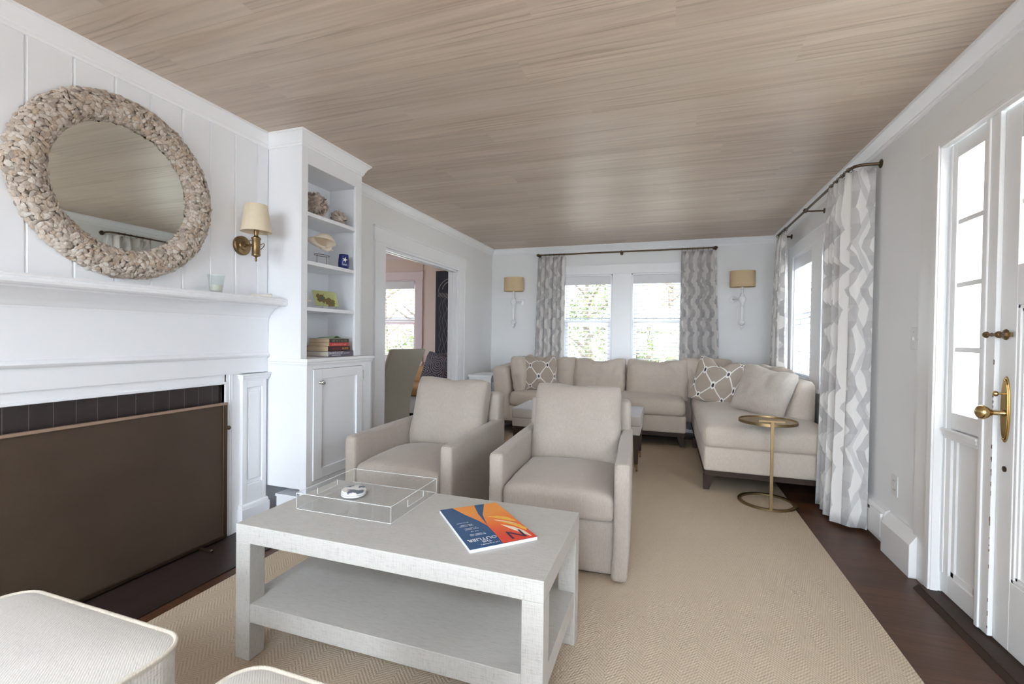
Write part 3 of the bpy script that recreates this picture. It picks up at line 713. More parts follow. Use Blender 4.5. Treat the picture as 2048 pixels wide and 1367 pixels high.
b.box(F, F+.042, 2.21, D1, .03, 2.07).box(F, F+.042, D0, 1.487, .03, 2.07).box(F, F+.042, 1.487, 2.21, 1.935, 2.07).box(F, F+.042, 1.487, 2.21, 1.32, 1.47).box(F, F+.042, 1.487, 2.21, .03, .29)
b.box(F, F+.042, 1.83, 1.87, .29, 1.32)
for a0, a1 in ((1.487, 1.83), (1.87, 2.21)):
    b.box(F+.016, F+.03, a0, a1, .29, 1.32)
    for q, w in ((.014, .003), (.026, .009)):
        b.box(F+w, F+.02, a0, a0+q, .29, 1.32).box(F+w, F+.02, a1-q, a1, .29, 1.32).box(F+w, F+.02, a0, a1, .29, .29+q).box(F+w, F+.02, a0, a1, 1.32-q, 1.32)
b.box(F+.008, F+.036, 1.487, 2.21, 1.69, 1.712)
for y in (1.66, 1.848, 2.03): b.box(F+.008, F+.036, y-.011, y+.011, 1.47, 1.935)
b.build('door_leaf', M['doorpaint'], dr, bevel=.0025)
MB().box(F+.02, F+.024, 1.487, 2.21, 1.47, 1.935).build('pane', M['glass'], dr, smooth=0)
# lockset
hp = MB(); py_ = 2.252
ov = [(math.sin(2*PI*k/28)*.024*(1-.0*abs(math.cos(2*PI*k/28))), .1255*math.copysign(abs(math.cos(2*PI*k/28))**.85, math.cos(2*PI*k/28))) for k in range(28)]
hp.prism([(py_+a, .926+c) for a, c in ov], 'x', F-.005, F)
hp.prism([(py_+a*.8, .926+c*.92) for a, c in ov], 'x', F-.008, F-.005)
hp.sphere((F-.008, py_, 1.037), .004).sphere((F-.008, py_, .815), .004)
lk = hp.build('lock_plate', M['brassbright'], dr, bevel=.001)
kb = MB(); m = T(F-.008, py_, .912) @ Ry(-90)
kb.lathe([(.012, 0), (.012, .004), (.009, .008), (.009, .034), (.013, .038), (.014, .042), (.022, .050), (.027, .060), (.027, .068), (.022, .077), (.012, .083), (.004, .085)], 24, m)
kb.build('door_knob', M['brassbright'], dr, smooth=40)
kb = MB(); m = T(F-.008, py_, .985) @ Ry(-90)
kb.lathe([(.004, 0), (.004, .018), (.009, .021), (.011, .026), (.008, .032), (.002, .034)], 16, m)
kb.build('thumb_turn', M['brassbright'], dr, smooth=40)
bt = MB(); zz = 1.21
bt.tube([(F-.016, 2.232, zz), (F-.016, 2.345, zz)], .006)
for y in (2.262, 2.318): bt.lathe([(.008, 0), (.021, .002), (.019, .005), (.008, .009), (.008, .016)], 16, T(F, y, zz) @ Ry(-90))
bt.sphere((F-.016, 2.275, zz), .013).sphere((F-.014, 2.35, zz), .013, sc_=(1, 1.3, 1)).box(F-.012, F-.004, 2.22, 2.235, zz-.009, zz+.009)
bt.build('latch', M['brassdark'], dr, smooth=40)
MB().lathe([(.011, 0), (.011, .003), (.005, .004)], 14, T(F, 2.252, .70) @ Ry(-90)).build('cylinder_lock', M['bronze'], dr)
b = MB(); random.seed(3)
for k in range(26):
    z = random.choice([random.uniform(.05, .8), random.uniform(.6, .78), random.uniform(.85, 1.1)]); hgt = random.uniform(.004, .02)
    b.box(DX-.0125, DX-.0118, 2.2995, 2.2995+random.uniform(.002, .006), z, z+hgt)
b.build('chipped_edge', M['chip'], dr, smooth=0)
struct(MB().box(RIGHT-.055, RIGHT+.15, 1.36, 2.70, 0, .022).prism([(RIGHT-.075, 0), (RIGHT-.055, 0), (RIGHT-.055, .02)], 'y', 1.36, 2.70).build('threshold_1', M['dark'], bevel=.003))

# ------------------------------------------------------------------ fireplace surround
fp = thing('fireplace_surround', 'white painted fireplace surround with moulded mantel shelf on the left wall', 'fireplace', (BOARD, 1.43, 0))
Y0, Y1 = .615, 2.243
b = MB(); e = BOARD
prof = [(-.03, 1.262), (.008, 1.262), (.010, 1.272), (.018, 1.278), (.022, 1.288), (.036, 1.300), (.052, 1.318), (.075, 1.332), (.090, 1.338), (.090, 1.345), (-.03, 1.345)]
b.prism([(e+a, z) for a, z in prof], 'y', Y0, Y1)
b.prism([(e-.03, 1.345), (e+.150, 1.345), (e+.158, 1.352), (e+.160, 1.362), (e+.154, 1.372), (e+.158, 1.374), (e+.160, 1.380), (e+.155, 1.386), (e-.03, 1.386)], 'y', Y0, Y1)
b.build('mantel_shelf', M['trim'], fp, smooth=35)
b = MB().box(e-.03, e+.004, Y0, Y1, 1.06, 1.262).prism([(e-.03, 1.028), (e+.008, 1.028), (e+.016, 1.034), (e+.020, 1.042), (e+.016, 1.052), (e+.004, 1.060), (e-.03, 1.060)], 'y', Y0, Y1).box(e-.03, e+.002, Y0, Y1, .938, 1.028)
b.build('frieze', M['white'], fp, smooth=35)
b = MB().box(e-.03, e-.008, .90, 1.965, .884, .938).box(e-.03, e-.008, 1.955, 2.06, 0, .938).box(e-.03, e-.008, .80, .91, 0, .938)
b.box(e-.03, e-.002, 1.955, 1.967, 0, .884).box(e-.03, e-.002, .898, .91, 0, .884).box(e-.03, e-.002, .898, 1.967, .884, .896)
b.box(e-.03, e-.004, 1.985, 1.992, 0, .938).box(e-.03, e-.004, 2.0, 2.006, 0, .938)
b.build('opening_casing', M['white'], fp, bevel=.0015)
for c in (2.142, .716):
    w = .086; b = MB()
    b.box(e-.03, e+.012, c-w, c-w+.032, .14, .90).box(e-.03, e+.012, c+w-.032, c+w, .14, .90).box(e-.03, e+.012, c-w+.032, c+w-.032, .85, .90).box(e-.03, e+.012, c-w+.032, c+w-.032, .14, .27)
    b.box(e-.03, e+.001, c-w+.032, c+w-.032, .27, .85)
    b.box(e-.03, e+.008, c-w+.048, c+w-.048, .295, .825)
    p = b.build('pilaster', M['white'], fp, bevel=.004)
    MB().box(e-.03, e+.028, c-w-.012, min(c+w+.012, Y1-.001), .905, .922).box(e-.03, e+.036, c-w-.02, min(c+w+.02, Y1-.001), .922, .932).box(e-.03, e+.020, c-w-.006, c+w+.006, .893, .905).build('pilaster_cap', M['white'], p, bevel=.002)
    MB().box(e-.03, e+.030, c-w-.014, min(c+w+.014, Y1-.001), 0, .135).prism([(e-.03, .135), (e+.026, .135), (e+.022, .150), (e+.014, .158), (e-.03, .165)], 'y', c-w-.01, min(c+w+.01, Y1-.001)).build('plinth', M['white'], p, bevel=.003)
b = MB().box(LEFT-.10, e-.031, .90, 1.965, .70, .89).box(LEFT-.10, e-.031, 1.85, 1.965, 0, .70).box(LEFT-.10, e-.031, .90, 1.015, 0, .70)
b.build('tile_surround', M['tile'], fp, smooth=0)
MB().box(LEFT-.11, LEFT-.10, 1.0, 1.87, .0, .72).build('firebox', M['soot'], fp, smooth=0)

# fire screen
sx = e+.012
fs = thing('fire_screen', 'dark bronze mesh fireplace screen with brass top rail, standing before the fireplace', 'fire screen', (sx, 1.44, .006))
b = MB().box(sx-.002, sx+.002, .93, 1.93, .035, .775); b.build('mesh_panel', M['mesh'], fs, smooth=0)
b = MB(); b.box(sx-.010, sx+.010, .915, 1.955, .768, .782); b.build('top_rail', plain('dull_bronze_rail', S(150, 126, 108), .4), fs, bevel=.003)
b = MB().box(sx-.008, sx+.008, 1.928, 1.955, .02, .768).box(sx-.008, sx+.008, .915, .942, .02, .768).box(sx-.009, sx+.009, .915, 1.955, .015, .035); b.build('frame', M['bronze'], fs, bevel=.003)
for y in (1.955, .915): MB().sphere((sx, y+(.012 if y > 1.4 else -.012), .635), .012).tube([(sx, y-.005, .635), (sx, y+.005, .635)], .006).build('handle_knob', M['bronze'], fs, smooth=40)
for y in (1.80, 1.07): MB().prism([(sx-.01, .006), (sx+.085, .006), (sx+.088, .016), (sx+.080, .022), (sx+.03, .016), (sx-.01, .03)], 'y', y-.007, y+.007).build('foot', M['bronze'], fs, bevel=.002)

# ------------------------------------------------------------------ built-in bookcase with cabinet
bc = thing('bookcase_cabinet', 'white built-in bookcase with open shelves over a one-door cabinet', 'bookcase', (-2.25, 2.55, 0))
UF, LF = -2.118, -2.070; BX = LEFT-.004; A0, A1 = 2.246, 2.822; B1 = 2.885
b = MB()
b.box(BX, UF-.018, A0, A0+.020, 1.02, CEIL-.001).box(BX, UF-.018, A1-.020, A1, 1.02, CEIL-.001)
b.build('side_panel', M['white'], bc, bevel=.001)
MB().box(BX, BX+.012, A0+.02, A1-.02, 1.02, CEIL-.001).box(BX+.012, BX+.02, A0+.02, A1-.02, 2.13, 2.24).build('back_panel', M['white'], bc, smooth=0)
b = MB().box(UF-.018, UF, A0, 2.297, 1.02, CEIL-.001).box(UF-.018, UF, 2.757, A1, 1.02, CEIL-.001).box(UF-.018, UF, 2.297, 2.757, 2.222, CEIL-.001)
b.build('face_frame', M['white'], bc, bevel=.0012)
MB().box(BX+.012, UF-.018, A0+.02, A1-.02, 2.225, 2.24).build('top_panel', M['white'], bc, smooth=0)
for z in (1.932, 1.631, 1.343): MB().box(BX+.013, UF-.004, 2.298, 2.756, z-.024, z).build('shelf', M['white'], bc, bevel=.0015)
b = MB(); CPr = [(0, .975), (.004, .975), (.006, .984), (.010, .990), (.010, .998), (.016, 1.002), (.018, 1.010), (.016, 1.020), (.012, 1.024), (-.10, 1.024), (-.10, .975)]
b.box(BX, LF-.002, A0, B1, .976, 1.024)
b.sweep([(-2.36, A0+.001), (LF, A0+.001), (LF, B1), (-2.37, B1)], [(max(a, 0), z) for a, z in CPr[:-2]]+[(-.02, 1.024), (-.02, .975)])
b.build('counter', M['trim'], bc, smooth=30)
b = MB().box(BX, -2.12, A0, A0+.018, .222, .976).box(BX, -2.12, B1-.018, B1, .0, .976).box(BX, -2.09, A0+.018, B1-.018, .215, .235)
b.box(-2.12, LF, A0, 2.296, 0, .976).box(-2.10, LF, 2.776, B1, 0, .976).box(-2.10, LF, 2.296, 2.776, .957, .976).box(-2.10, LF, 2.296, 2.776, .12, .262)
b.box(BX, -2.11, 2.296, 2.776, .235, .24)
b.build('cabinet_body', M['white'], bc, bevel=.0012)
d = MB(); F0 = LF+.001; a0, a1, z0, z1 = 2.299, 2.774, .265, .955
d.box(F0-.02, F0+.006, a0, a0+.072, z0, z1).box(F0-.02, F0+.006, a1-.060, a1, z0, z1).box(F0-.02, F0+.006, a0+.072, a1-.060, z1-.062, z1).box(F0-.02, F0+.006, a0+.072, a1-.060, z0, z0+.062).box(F0-.018, F0-.006, a0+.07, a1-.058, z0+.06, z1-.06)
dd = d.build('door', M['white'], bc, bevel=.0015)
MB().lathe([(.009, 0), (.007, .003), (.005, .006), (.005, .015), (.012, .019), (.0155, .025), (.013, .031), (.004, .033)], 18, T(F0+.006, 2.352, .872) @ Ry(90)).build('knob', M['nickel'], dd, smooth=40)
for z in (.86, .34): MB().tube([(F0+.004, 2.777, z), (F0+.004, 2.777, z+.06)], .005).box(F0-.001, F0+.002, 2.777, 2.79, z, z+.06).build('hinge', M['nickel'], dd)
MB().box(-2.33, -2.175, A0+.03, B1-.02, 0, .15).box(-2.33, -2.16, A0+.02, B1-.02, .0, .035).box(-2.33, -2.165, A0+.02, B1-.02, .15, .168).build('recessed_plinth', M['white'], bc, bevel=.003)

# ------------------------------------------------------------------ round shell mirror
mr = thing('round_mirror', 'round mirror in a thick frame of oyster shells above the mantel', 'mirror', (BOARD, 1.432, 1.83))
MC = Vector((BOARD, 1.432, 1.828))
t_ = NT('silvered_mirror_glass'); t_.color((.80, .83, .79, 1)); M['mirror'] = t_.set(Metallic=1.0, Roughness=.015)
MB().lathe([(.30, .0), (.30, .018)], 64, T(*MC) @ Ry(90)).build('mirror_glass', M['mirror'], mr, smooth=30)
b = MB(); random.seed(11)
RM, HW, HT = .344, .060, .052      # ring mid radius, half width, height
prof = [(RM+HW*math.cos(a), .002+HT*.82*max(0, math.sin(a))**.8) for a in [PI*k/10 for k in range(11)]]
b.lathe(prof, 72, T(*MC) @ Ry(90), cap=False)
def shell_chip(mb, p, nrm, size, tilt, mat4=None):
    z = nrm.normalized(); a = Vector((random.uniform(-1, 1), random.uniform(-1, 1), random.uniform(-1, 1))); x = (a-z*a.dot(z)).normalized(); y = z.cross(x)
    z = (z+x*tilt).normalized(); x = (x-z*x.dot(z)).normalized(); y = z.cross(x)
    k = 7; vs = []; sx_, sy_ = size*random.uniform(.8, 1.2), size*random.uniform(.55, .9)
    for ring, rr, hh in ((0, 1.0, 0.0), (1, .55, .22)):
        for q in range(k):
            an = 2*PI*q/k+ring*.2; ir = rr*random.uniform(.85, 1.12)
            vs.append(p+x*(math.cos(an)*sx_*ir)+y*(math.sin(an)*sy_*ir)+z*(size*hh))
    vs.append(p+z*size*.26)
    for q in range(k):
        an = 2*PI*q/k; vs.append(p+x*(math.cos(an)*sx_*.8)+y*(math.sin(an)*sy_*.8)-z*size*.18)
    fs = [(q, (q+1) % k, k+(q+1) % k, k+q) for q in range(k)]+[(k+q, k+(q+1) % k, 2*k) for q in range(k)]+[((q+1) % k, q, 2*k+1+q, 2*k+1+(q+1) % k) for q in range(k)]+[tuple(2*k+1+q for q in range(k))[::-1]]
    mb.add(vs, fs)
for row in range(15):
    a = PI*(row+.5)/15*1.04-.06
    rr = RM+HW*math.cos(a)*1.02; hh = .004+HT*max(.0, math.sin(a))**.8
    cnt = int(2*PI*rr/.0185)
    for q in range(cnt):
        th = 2*PI*(q+.5*(row % 2)+random.uniform(-.3, .3))/cnt
        jr = rr+random.uniform(-.003, .003)
        p = MC+Vector((hh+random.uniform(-.001, .004), jr*math.cos(th), jr*math.sin(th)))
        rad = Vector((0, math.cos(th), math.sin(th)))
        nv = Vector((math.sin(a)+.15, 0, 0))+rad*math.cos(a)
        shell_chip(b, p, nv, random.uniform(.0115, .0175), random.uniform(-.6, .6))
b.build('shell_frame', M['shell'], mr, smooth=0)

# brass sconce beside the mirror
scn = thing('brass_wall_sconce', 'brass swing wall sconce with cream cone shade between mirror and bookcase', 'wall lamp', (BOARD, 2.06, 1.66))
b = MB().lathe([(.056, 0), (.056, .012), (.050, .018), (.030, .020), (.026, .028), (.012, .030), (.010, .045)], 32, T(BOARD, 2.052, 1.686) @ Ry(90)); b.build('backplate', M['brassdark'], scn, smooth=35)
SX, SY = -2.255, 2.046
b = MB().tube([(BOARD+.03, 2.052, 1.686), (SX, 2.047, 1.686)], .006)
b.tube([(SX+.02*math.cos(a), SY+.034+.014*math.sin(a), 1.678+.018*math.cos(a)) for a in [2*PI*k/16 for k in range(16)]], .0022, closed=True)
b.tube([(SX, SY-.034+.014*math.sin(a), 1.686+.018*math.cos(a)) for a in [2*PI*k/16 for k in range(16)]], .0022, closed=True)
b.build('arm', M['brassdark'], scn, smooth=40)
b = MB().lathe([(.004, 1.588), (.006, 1.592), (.006, 1.606), (.004, 1.610), (.012, 1.616), (.022, 1.620), (.024, 1.626), (.022, 1.632), (.022, 1.712), (.025, 1.716), (.025, 1.722), (.020, 1.726), (.012, 1.732), (.010, 1.745), (.012, 1.75), (.012, 1.79)], 24, T(SX, SY, 0)); b.build('body', M['brassdark'], scn, smooth=40)
b = MB().lathe([(.081, 1.756), (.057, 1.912), (.0555, 1.912), (.0795, 1.756)], 40, T(SX, SY, 0), cap=False); b.build('lamp_shade', M['shade'], scn, smooth=40)
MB().sphere((SX, SY, 1.815), .018, sc_=(1, 1, 1.6)).build('bulb', M['wax'], scn, smooth=60)

# things on the mantel
cd = thing('candle_tumbler', 'clear glass tumbler candle with pale wax on the mantel', 'candle', (-2.30, 1.83, 1.387))
cz = 1.3865; mt = T(-2.295, 1.832, cz)
MB().lathe([(.026, 0), (.028, .003), (.041, .098), (.0385, .098), (.0262, .012), (.0005, .011)], 28, mt).build('glass_cup', M['clear'], cd, smooth=50)
MB().lathe([(.0005, .0118), (.0258, .0122), (.0305, .044), (.0005, .0445)], 28, mt).build('wax', M['wax'], cd, smooth=50)
def coral(name, label, c, size, n, seed, up_=.6):
    random.seed(seed); b = MB(); C = Vector(c)
    for k in range(n):
        d = Vector((random.uniform(-1, 1), random.uniform(-1, 1), random.uniform(-.3, up_))).normalized()
        p = [C, C+d*size*.5, C+d*size*.8+Vector((0, 0, size*.08)), C+d*size]
        b.tube(p, [size*.09, size*.09, size*.075, size*.05], 7)
        q = C+d*size*.55; d2 = (d+Vector((random.uniform(-.7, .7), random.uniform(-.7, .7), random.uniform(-.2, .6)))).normalized()
        b.tube([q, q+d2*size*.25, q+d2*size*.4], [size*.07, size*.06, size*.045], 6)
    return tag(b.build(name, M['coral'], smooth=50), label, 'coral')
coral('coral_piece', 'flat piece of white branching coral lying at the right end of the mantel', (-2.28, 2.10, 1.398), .065, 11, 5, .15)
coral('coral_piece', 'small white branching coral standing at the left of the green plate', (-2.19, 2.34, 1.383), .055, 22, 9, 1.0)

# ------------------------------------------------------------------ bookcase contents
def shell_ball(label, c, r, seed):
    random.seed(seed); b = MB(); C = Vector(c); b.sphere(C, r*.8, 20, 12)
    n = int(10*(r/.02)**2)
    for k in range(n):
        z = 1-2*(k+.5)/n; ph = k*2.39996; q = math.sqrt(1-z*z); d = Vector((q*math.cos(ph), q*math.sin(ph), z))
        t = Vector((random.uniform(-1, 1), random.uniform(-1, 1), random.uniform(-1, 1))); nv = (d*.6+t).normalized()
        if nv.dot(d) < 0: nv = -nv
        shell_chip(b, C+d*r*random.uniform(.82, .97), nv, random.uniform(.014, .022)*(.6+r*4), .2)
    return tag(b.build('oyster_shell_ball', M['shell2'], smooth=0), label, 'shell ornament', 'oyster shell balls on the top shelf')
shell_ball('large ball of clustered oyster shells on the top shelf', (-2.235, 2.475, 2.018), .088, 21)
shell_ball('small ball of clustered oyster shells beside the larger one', (-2.185, 2.655, 1.982), .048, 22)

cs = thing('conch_shell', 'large cream conch shell on a small wire stand, second shelf', 'seashell', (-2.22, 2.50, 1.631))
b = MB(); vs = []; fs = []; NT_, NP = 80, 20; TH = 6.2*PI
for i in range(NT_+1):
    th = TH*i/NT_; g = math.exp(.20*(th-TH)); u = i/NT_; fl = max(0, (u-.86)/.14)
    R = .030*g; r = .040*g*(1+.75*fl**1.5); knob = 1+.10*max(0, math.sin(th*4))*(1-fl)
    for k in range(NP):
        ph = 2*PI*k/NP; ca, sa = math.cos(ph), math.sin(ph)
        rad = R+r*ca*knob*(1+.35*fl*(ca > 0)); ax = .16*(1-g)-.06+r*1.45*sa
        vs.append((rad*math.cos(th), rad*math.sin(th), ax))
for i in range(NT_):
    for k in range(NP): k2 = (k+1) % NP; fs.append((i*NP+k, i*NP+k2, (i+1)*NP+k2, (i+1)*NP+k))
b.add(vs, fs, T(-2.21, 2.535, 1.768) @ Rx(-98) @ Rz(-40))
lip = [(0, 0, 0)]
b.build('shell', plain('cream_conch', S(242, 230, 212), .35), cs, smooth=60)
b = MB()
for y in (2.47, 2.56): b.tube([(-2.20, y, 1.633), (-2.20, y, 1.70)], .0015, 6)
b.tube([(-2.20+.035*math.cos(a), 2.515+.06*math.sin(a), 1.70) for a in [2*PI*k/24 for k in range(24)]], .0018, 6, closed=True)
b.box(-2.235, -2.165, 2.45, 2.58, 1.631, 1.634); b.build('stand', M['bronze'], cs)
cp = thing('blue_tumbler', 'dark blue stemless tumbler with a white starfish, right end of second shelf', 'cup', (-2.20, 2.70, 1.631))
CX, CY = -2.175, 2.702
MB().lathe([(.001, 1.632), (.026, 1.632), (.036, 1.645), (.0385, 1.668), (.036, 1.70), (.032, 1.735), (.030, 1.735), (.034, 1.70), (.034, 1.665), (.001, 1.64)], 28, T(CX, CY, 0), cap=False).build('cup_body', plain('navy_blue_glaze', S(30, 42, 104), .2), cp, smooth=50)
st = [];
for k in range(10): r = .020 if k % 2 == 0 else .006; st.append((r*math.sin(2*PI*k/10+.3), r*math.cos(2*PI*k/10+.3)))
md = T(CX, CY, 1.695) @ Rz(-38) @ T(.0355, 0, 0)
MB().prism(st, 'x', 0, .003, md).build('starfish_motif', M['coral'], cp)
tiny_print('mug_lettering', .028, 1, .009, T(CX, CY, 1.660) @ Rz(-38) @ T(.0392, 0, 0) @ Rz(90) @ Rx(90), M['coral'], cp)

gp = thing('glass_plate', 'square pale green plate with a pineapple and palm print on a clear easel', 'decorative plate', (-2.25, 2.6, 1.343))
gm = T(-2.205, 2.562, 1.366) @ Rz(-14) @ Ry(-22)
MB().box(-.004, 0, -.075, .105, 0, .112, gm).build('plate', plain('pale_green_glass', S(190, 196, 140), .25), gp, bevel=.001)
b = MB(); random.seed(4); g1 = [M['chip']]
def blob(b, cy, cz, r, n=14, amp=.35, x=.001):
    b.prism([(cy+r*(1+amp*random.uniform(-1, 1))*math.cos(2*PI*k/n), cz+r*(1+amp*random.uniform(-1, 1))*math.sin(2*PI*k/n)) for k in range(n)], 'x', x-.0008, x, gm)
blob(b, -.02, .055, .034, 20, .35); blob(b, .035, .030, .034, 20, .4)
b.mat(2); blob(b, .062, .028, .018, 12, .4, .0014)
b.mat(1); blob(b, -.015, .055, .014, 12, .25, .002)
b.build('printed_motif', [plain('brown_print', S(120, 100, 62), .4), plain('blue_green_print', S(84, 112, 112), .4), plain('olive_print', S(104, 108, 52), .4)], gp, smooth=0)
b = MB()
for y in (-.03, .075):
    b = MB(); b.tube([gm @ Vector((.02, y, .015)), gm @ Vector((.018, y, -.004)), gm @ Vector((.004, y, -.012)), gm @ Vector((-.05, y, -.003))], .003, 8).tube([gm @ Vector((.006, y, -.012)), (gm @ Vector((.006, y, -.012))).xy.to_3d()+Vector((0, 0, 1.345))], .003, 8)
    b.build('easel_leg', M['clear'], gp, smooth=50)

def book(label, y0, y1, x0, x1, z0, th, cover, pages, title=None, tcol=None, sz=.012, hard=False, rot=0, extra=None):
    cx, cy = (x0+x1)/2, (y0+y1)/2
    r = thing('book', label, 'book', (cx, cy, z0), rot, 'stacked books on the bottom shelf')
    W = WM[r.name]; hx, hy = (x1-x0)/2, (y1-y0)/2; c = .0025 if hard else .0008
    MB().box(-hx, hx, -hy, hy, 0, c, W).box(-hx, hx, -hy, hy, th-c, th, W).box(hx-c*1.3, hx, -hy, hy, 0, th, W).build('cover', cover, r, bevel=.0006)
    q = .004 if hard else .001
    MB().box(-hx+q, hx-c*1.4, -hy+q, hy-q, c, th-c, W).build('pages', pages, r, smooth=0)
    if title: tiny_print('spine_lettering', title, 1, sz*.75, W @ T(hx+.0002, extra or 0, th/2) @ Rz(90) @ Rx(90), tcol, r, int(z0*1000))
    return r
PG = plain('book_paper', S(206, 198, 184), .8); PG2 = plain('yellowed_paper', S(204, 182, 150), .8); LW = plain('white_ink', S(232, 232, 236), .5); LG = plain('gold_ink', S(204, 156, 62), .4); LR = plain('rose_ink', S(232, 150, 140), .5)
z = 1.0245
bk = book('grey-violet hardback, bottom of the book stack on the counter', 2.50, 2.752, -2.355, -2.125, z, .036, plain('grey_violet_cover', S(104, 96, 116), .4), PG, hard=True)
W = WM[bk.name]
text('title_lettering', 'NANTUCKET', .0235, W @ T(.1153, -.050, .023) @ Rz(90) @ Rx(90), LW, bk, .0003)
text('subtitle_lettering', 'IMPRESSIONS', .012, W @ T(.1153, -.052, .008) @ Rz(90) @ Rx(90), LW, bk, .0003, 1.25)
tiny_print('author_lettering', .07, 1, .0045, W @ T(.1153, .055, .021) @ Rz(90) @ Rx(90), LW, bk, 4)
z += .0362
bk = book('thick black paperback with red and gold spine, second from the bottom of the stack', 2.505, 2.728, -2.33, -2.135, z, .033, plain('black_red_cover', S(66, 26, 30), .35), PG2)
W = WM[bk.name]
tiny_print('author_lettering', .085, 1, .013, W @ T(.0977, -.03, .017) @ Rz(90) @ Rx(90), plain('dull_red_ink', S(150, 60, 62), .5), bk, 5)
tiny_print('title_lettering', .065, 1, .014, W @ T(.0977, .060, .017) @ Rz(90) @ Rx(90), LG, bk, 6)
z += .0332
book('red paperback in the middle of the book stack', 2.515, 2.715, -2.30, -2.135, z, .024, plain('red_cover', S(196, 62, 56), .35), PG2, .17, LR, .015)
z += .0242
book('dark patterned paperback lying on the red one in the book stack', 2.517, 2.715, -2.295, -2.135, z, .024, plain('dark_patterned_cover', S(58, 52, 48), .35), PG2, .18, plain('olive_ink', S(150, 130, 96), .5), .016)
z += .0242
r = thing('booklet', 'thin worn green booklet lying open on top of the book stack', 'booklet', (-2.21, 2.59, z))
b = MB(); n = 12; vs = []; fs = []
for i in range(n+1):
    for j in range(5):
        u = i/n; hgt = .006+.016*math.exp(-((u-.62)/.16)**2)+.002*math.sin(j*2+i)
        vs.append((-2.29+.15*j/4, 2.50+.17*u, z+hgt*(.4+.6*j/4)))
for i in range(n):
    for j in range(4): fs.append((i*5+j, (i+1)*5+j, (i+1)*5+j+1, i*5+j+1))
b.add(vs, fs); b.build('cover', plain('pale_green_card', S(150, 166, 140), .6), r, solid=.0015)
MB().box(-2.29, -2.145, 2.502, 2.665, z+.0003, z+.004).build('pages', PG, r)

# ------------------------------------------------------------------ switch plate, outlet, wall heater cover
sw = thing('switch_plate', 'white double light switch plate on the right wall beside the front door', 'light switch', (RIGHT, 2.88, 1.14))
MB().box(RIGHT-.006, RIGHT, 2.833, 2.948, 1.137, 1.252).build('plate', M['plastic'], sw, bevel=.003)
for y in (2.867, 2.914):
    MB().box(RIGHT-.013, RIGHT-.005, y-.005, y+.005, 1.185, 1.202).build('toggle', M['plastic'], sw, bevel=.001)
for y in (2.867, 2.914):
    for zz in (1.162, 1.228): MB().lathe([(.0035, 0), (.003, .001)], 8, T(RIGHT-.006, y, zz) @ Ry(-90)).build('screw', M['nickel'], sw)
so = thing('wall_outlet', 'white electrical outlet low on the right wall above the heater cover', 'outlet', (RIGHT, 3.08, .33))
MB().box(RIGHT-.006, RIGHT, 3.05, 3.122, .325, .44).build('plate', M['plastic'], so, bevel=.003)
for zz in (.357, .408):
    for y in (3.078, 3.094): MB().box(RIGHT-.0068, RIGHT-.0058, y-.001, y+.001, zz-.004, zz+.006).build('slot', M['black'], so, smooth=0)
hc = thing('baseboard_heater', 'white metal baseboard heater cover along the right wall behind the curtain', 'heater', (RIGHT-.02, 3.5, 0))
pr = [(RIGHT, 0), (RIGHT-.05, 0), (RIGHT-.05, .165), (RIGHT-.012, .222), (RIGHT, .222)]
MB().prism(pr, 'y', 2.80, 3.12).build('end_cover', M['doorpaint'], hc, bevel=.003)
b = MB().prism([(RIGHT, .03), (RIGHT-.028, .03), (RIGHT-.028, .20), (RIGHT-.02, .215), (RIGHT, .225)], 'y', 3.14, 3.95)
b.build('front_panel', M['doorpaint'], hc, bevel=.002)
MB().box(RIGHT-.042, RIGHT-.028, 3.155, 3.30, .055, .195).build('access_flap', M['doorpaint'], hc, bevel=.003)
MB().box(RIGHT-.0285, RIGHT-.0275, 3.31, 3.60, .165, .183).build('vent_slot', M['black'], hc, smooth=0)
MB().box(RIGHT-.03, RIGHT, 3.121, 3.139, .0, .13).build('end_gap', M['black'], hc, smooth=0)
# ------------------------------------------------------------------ rug
tag(MB().soft(2.82, 6.3, .010, .004, T(-.556, 2.55, .0052), n=(8, 8, 4)).build('rug', M['rug'], smooth=40), 'large tan chevron woven rug covering the dark wooden floor', 'rug')
RZ = .0103

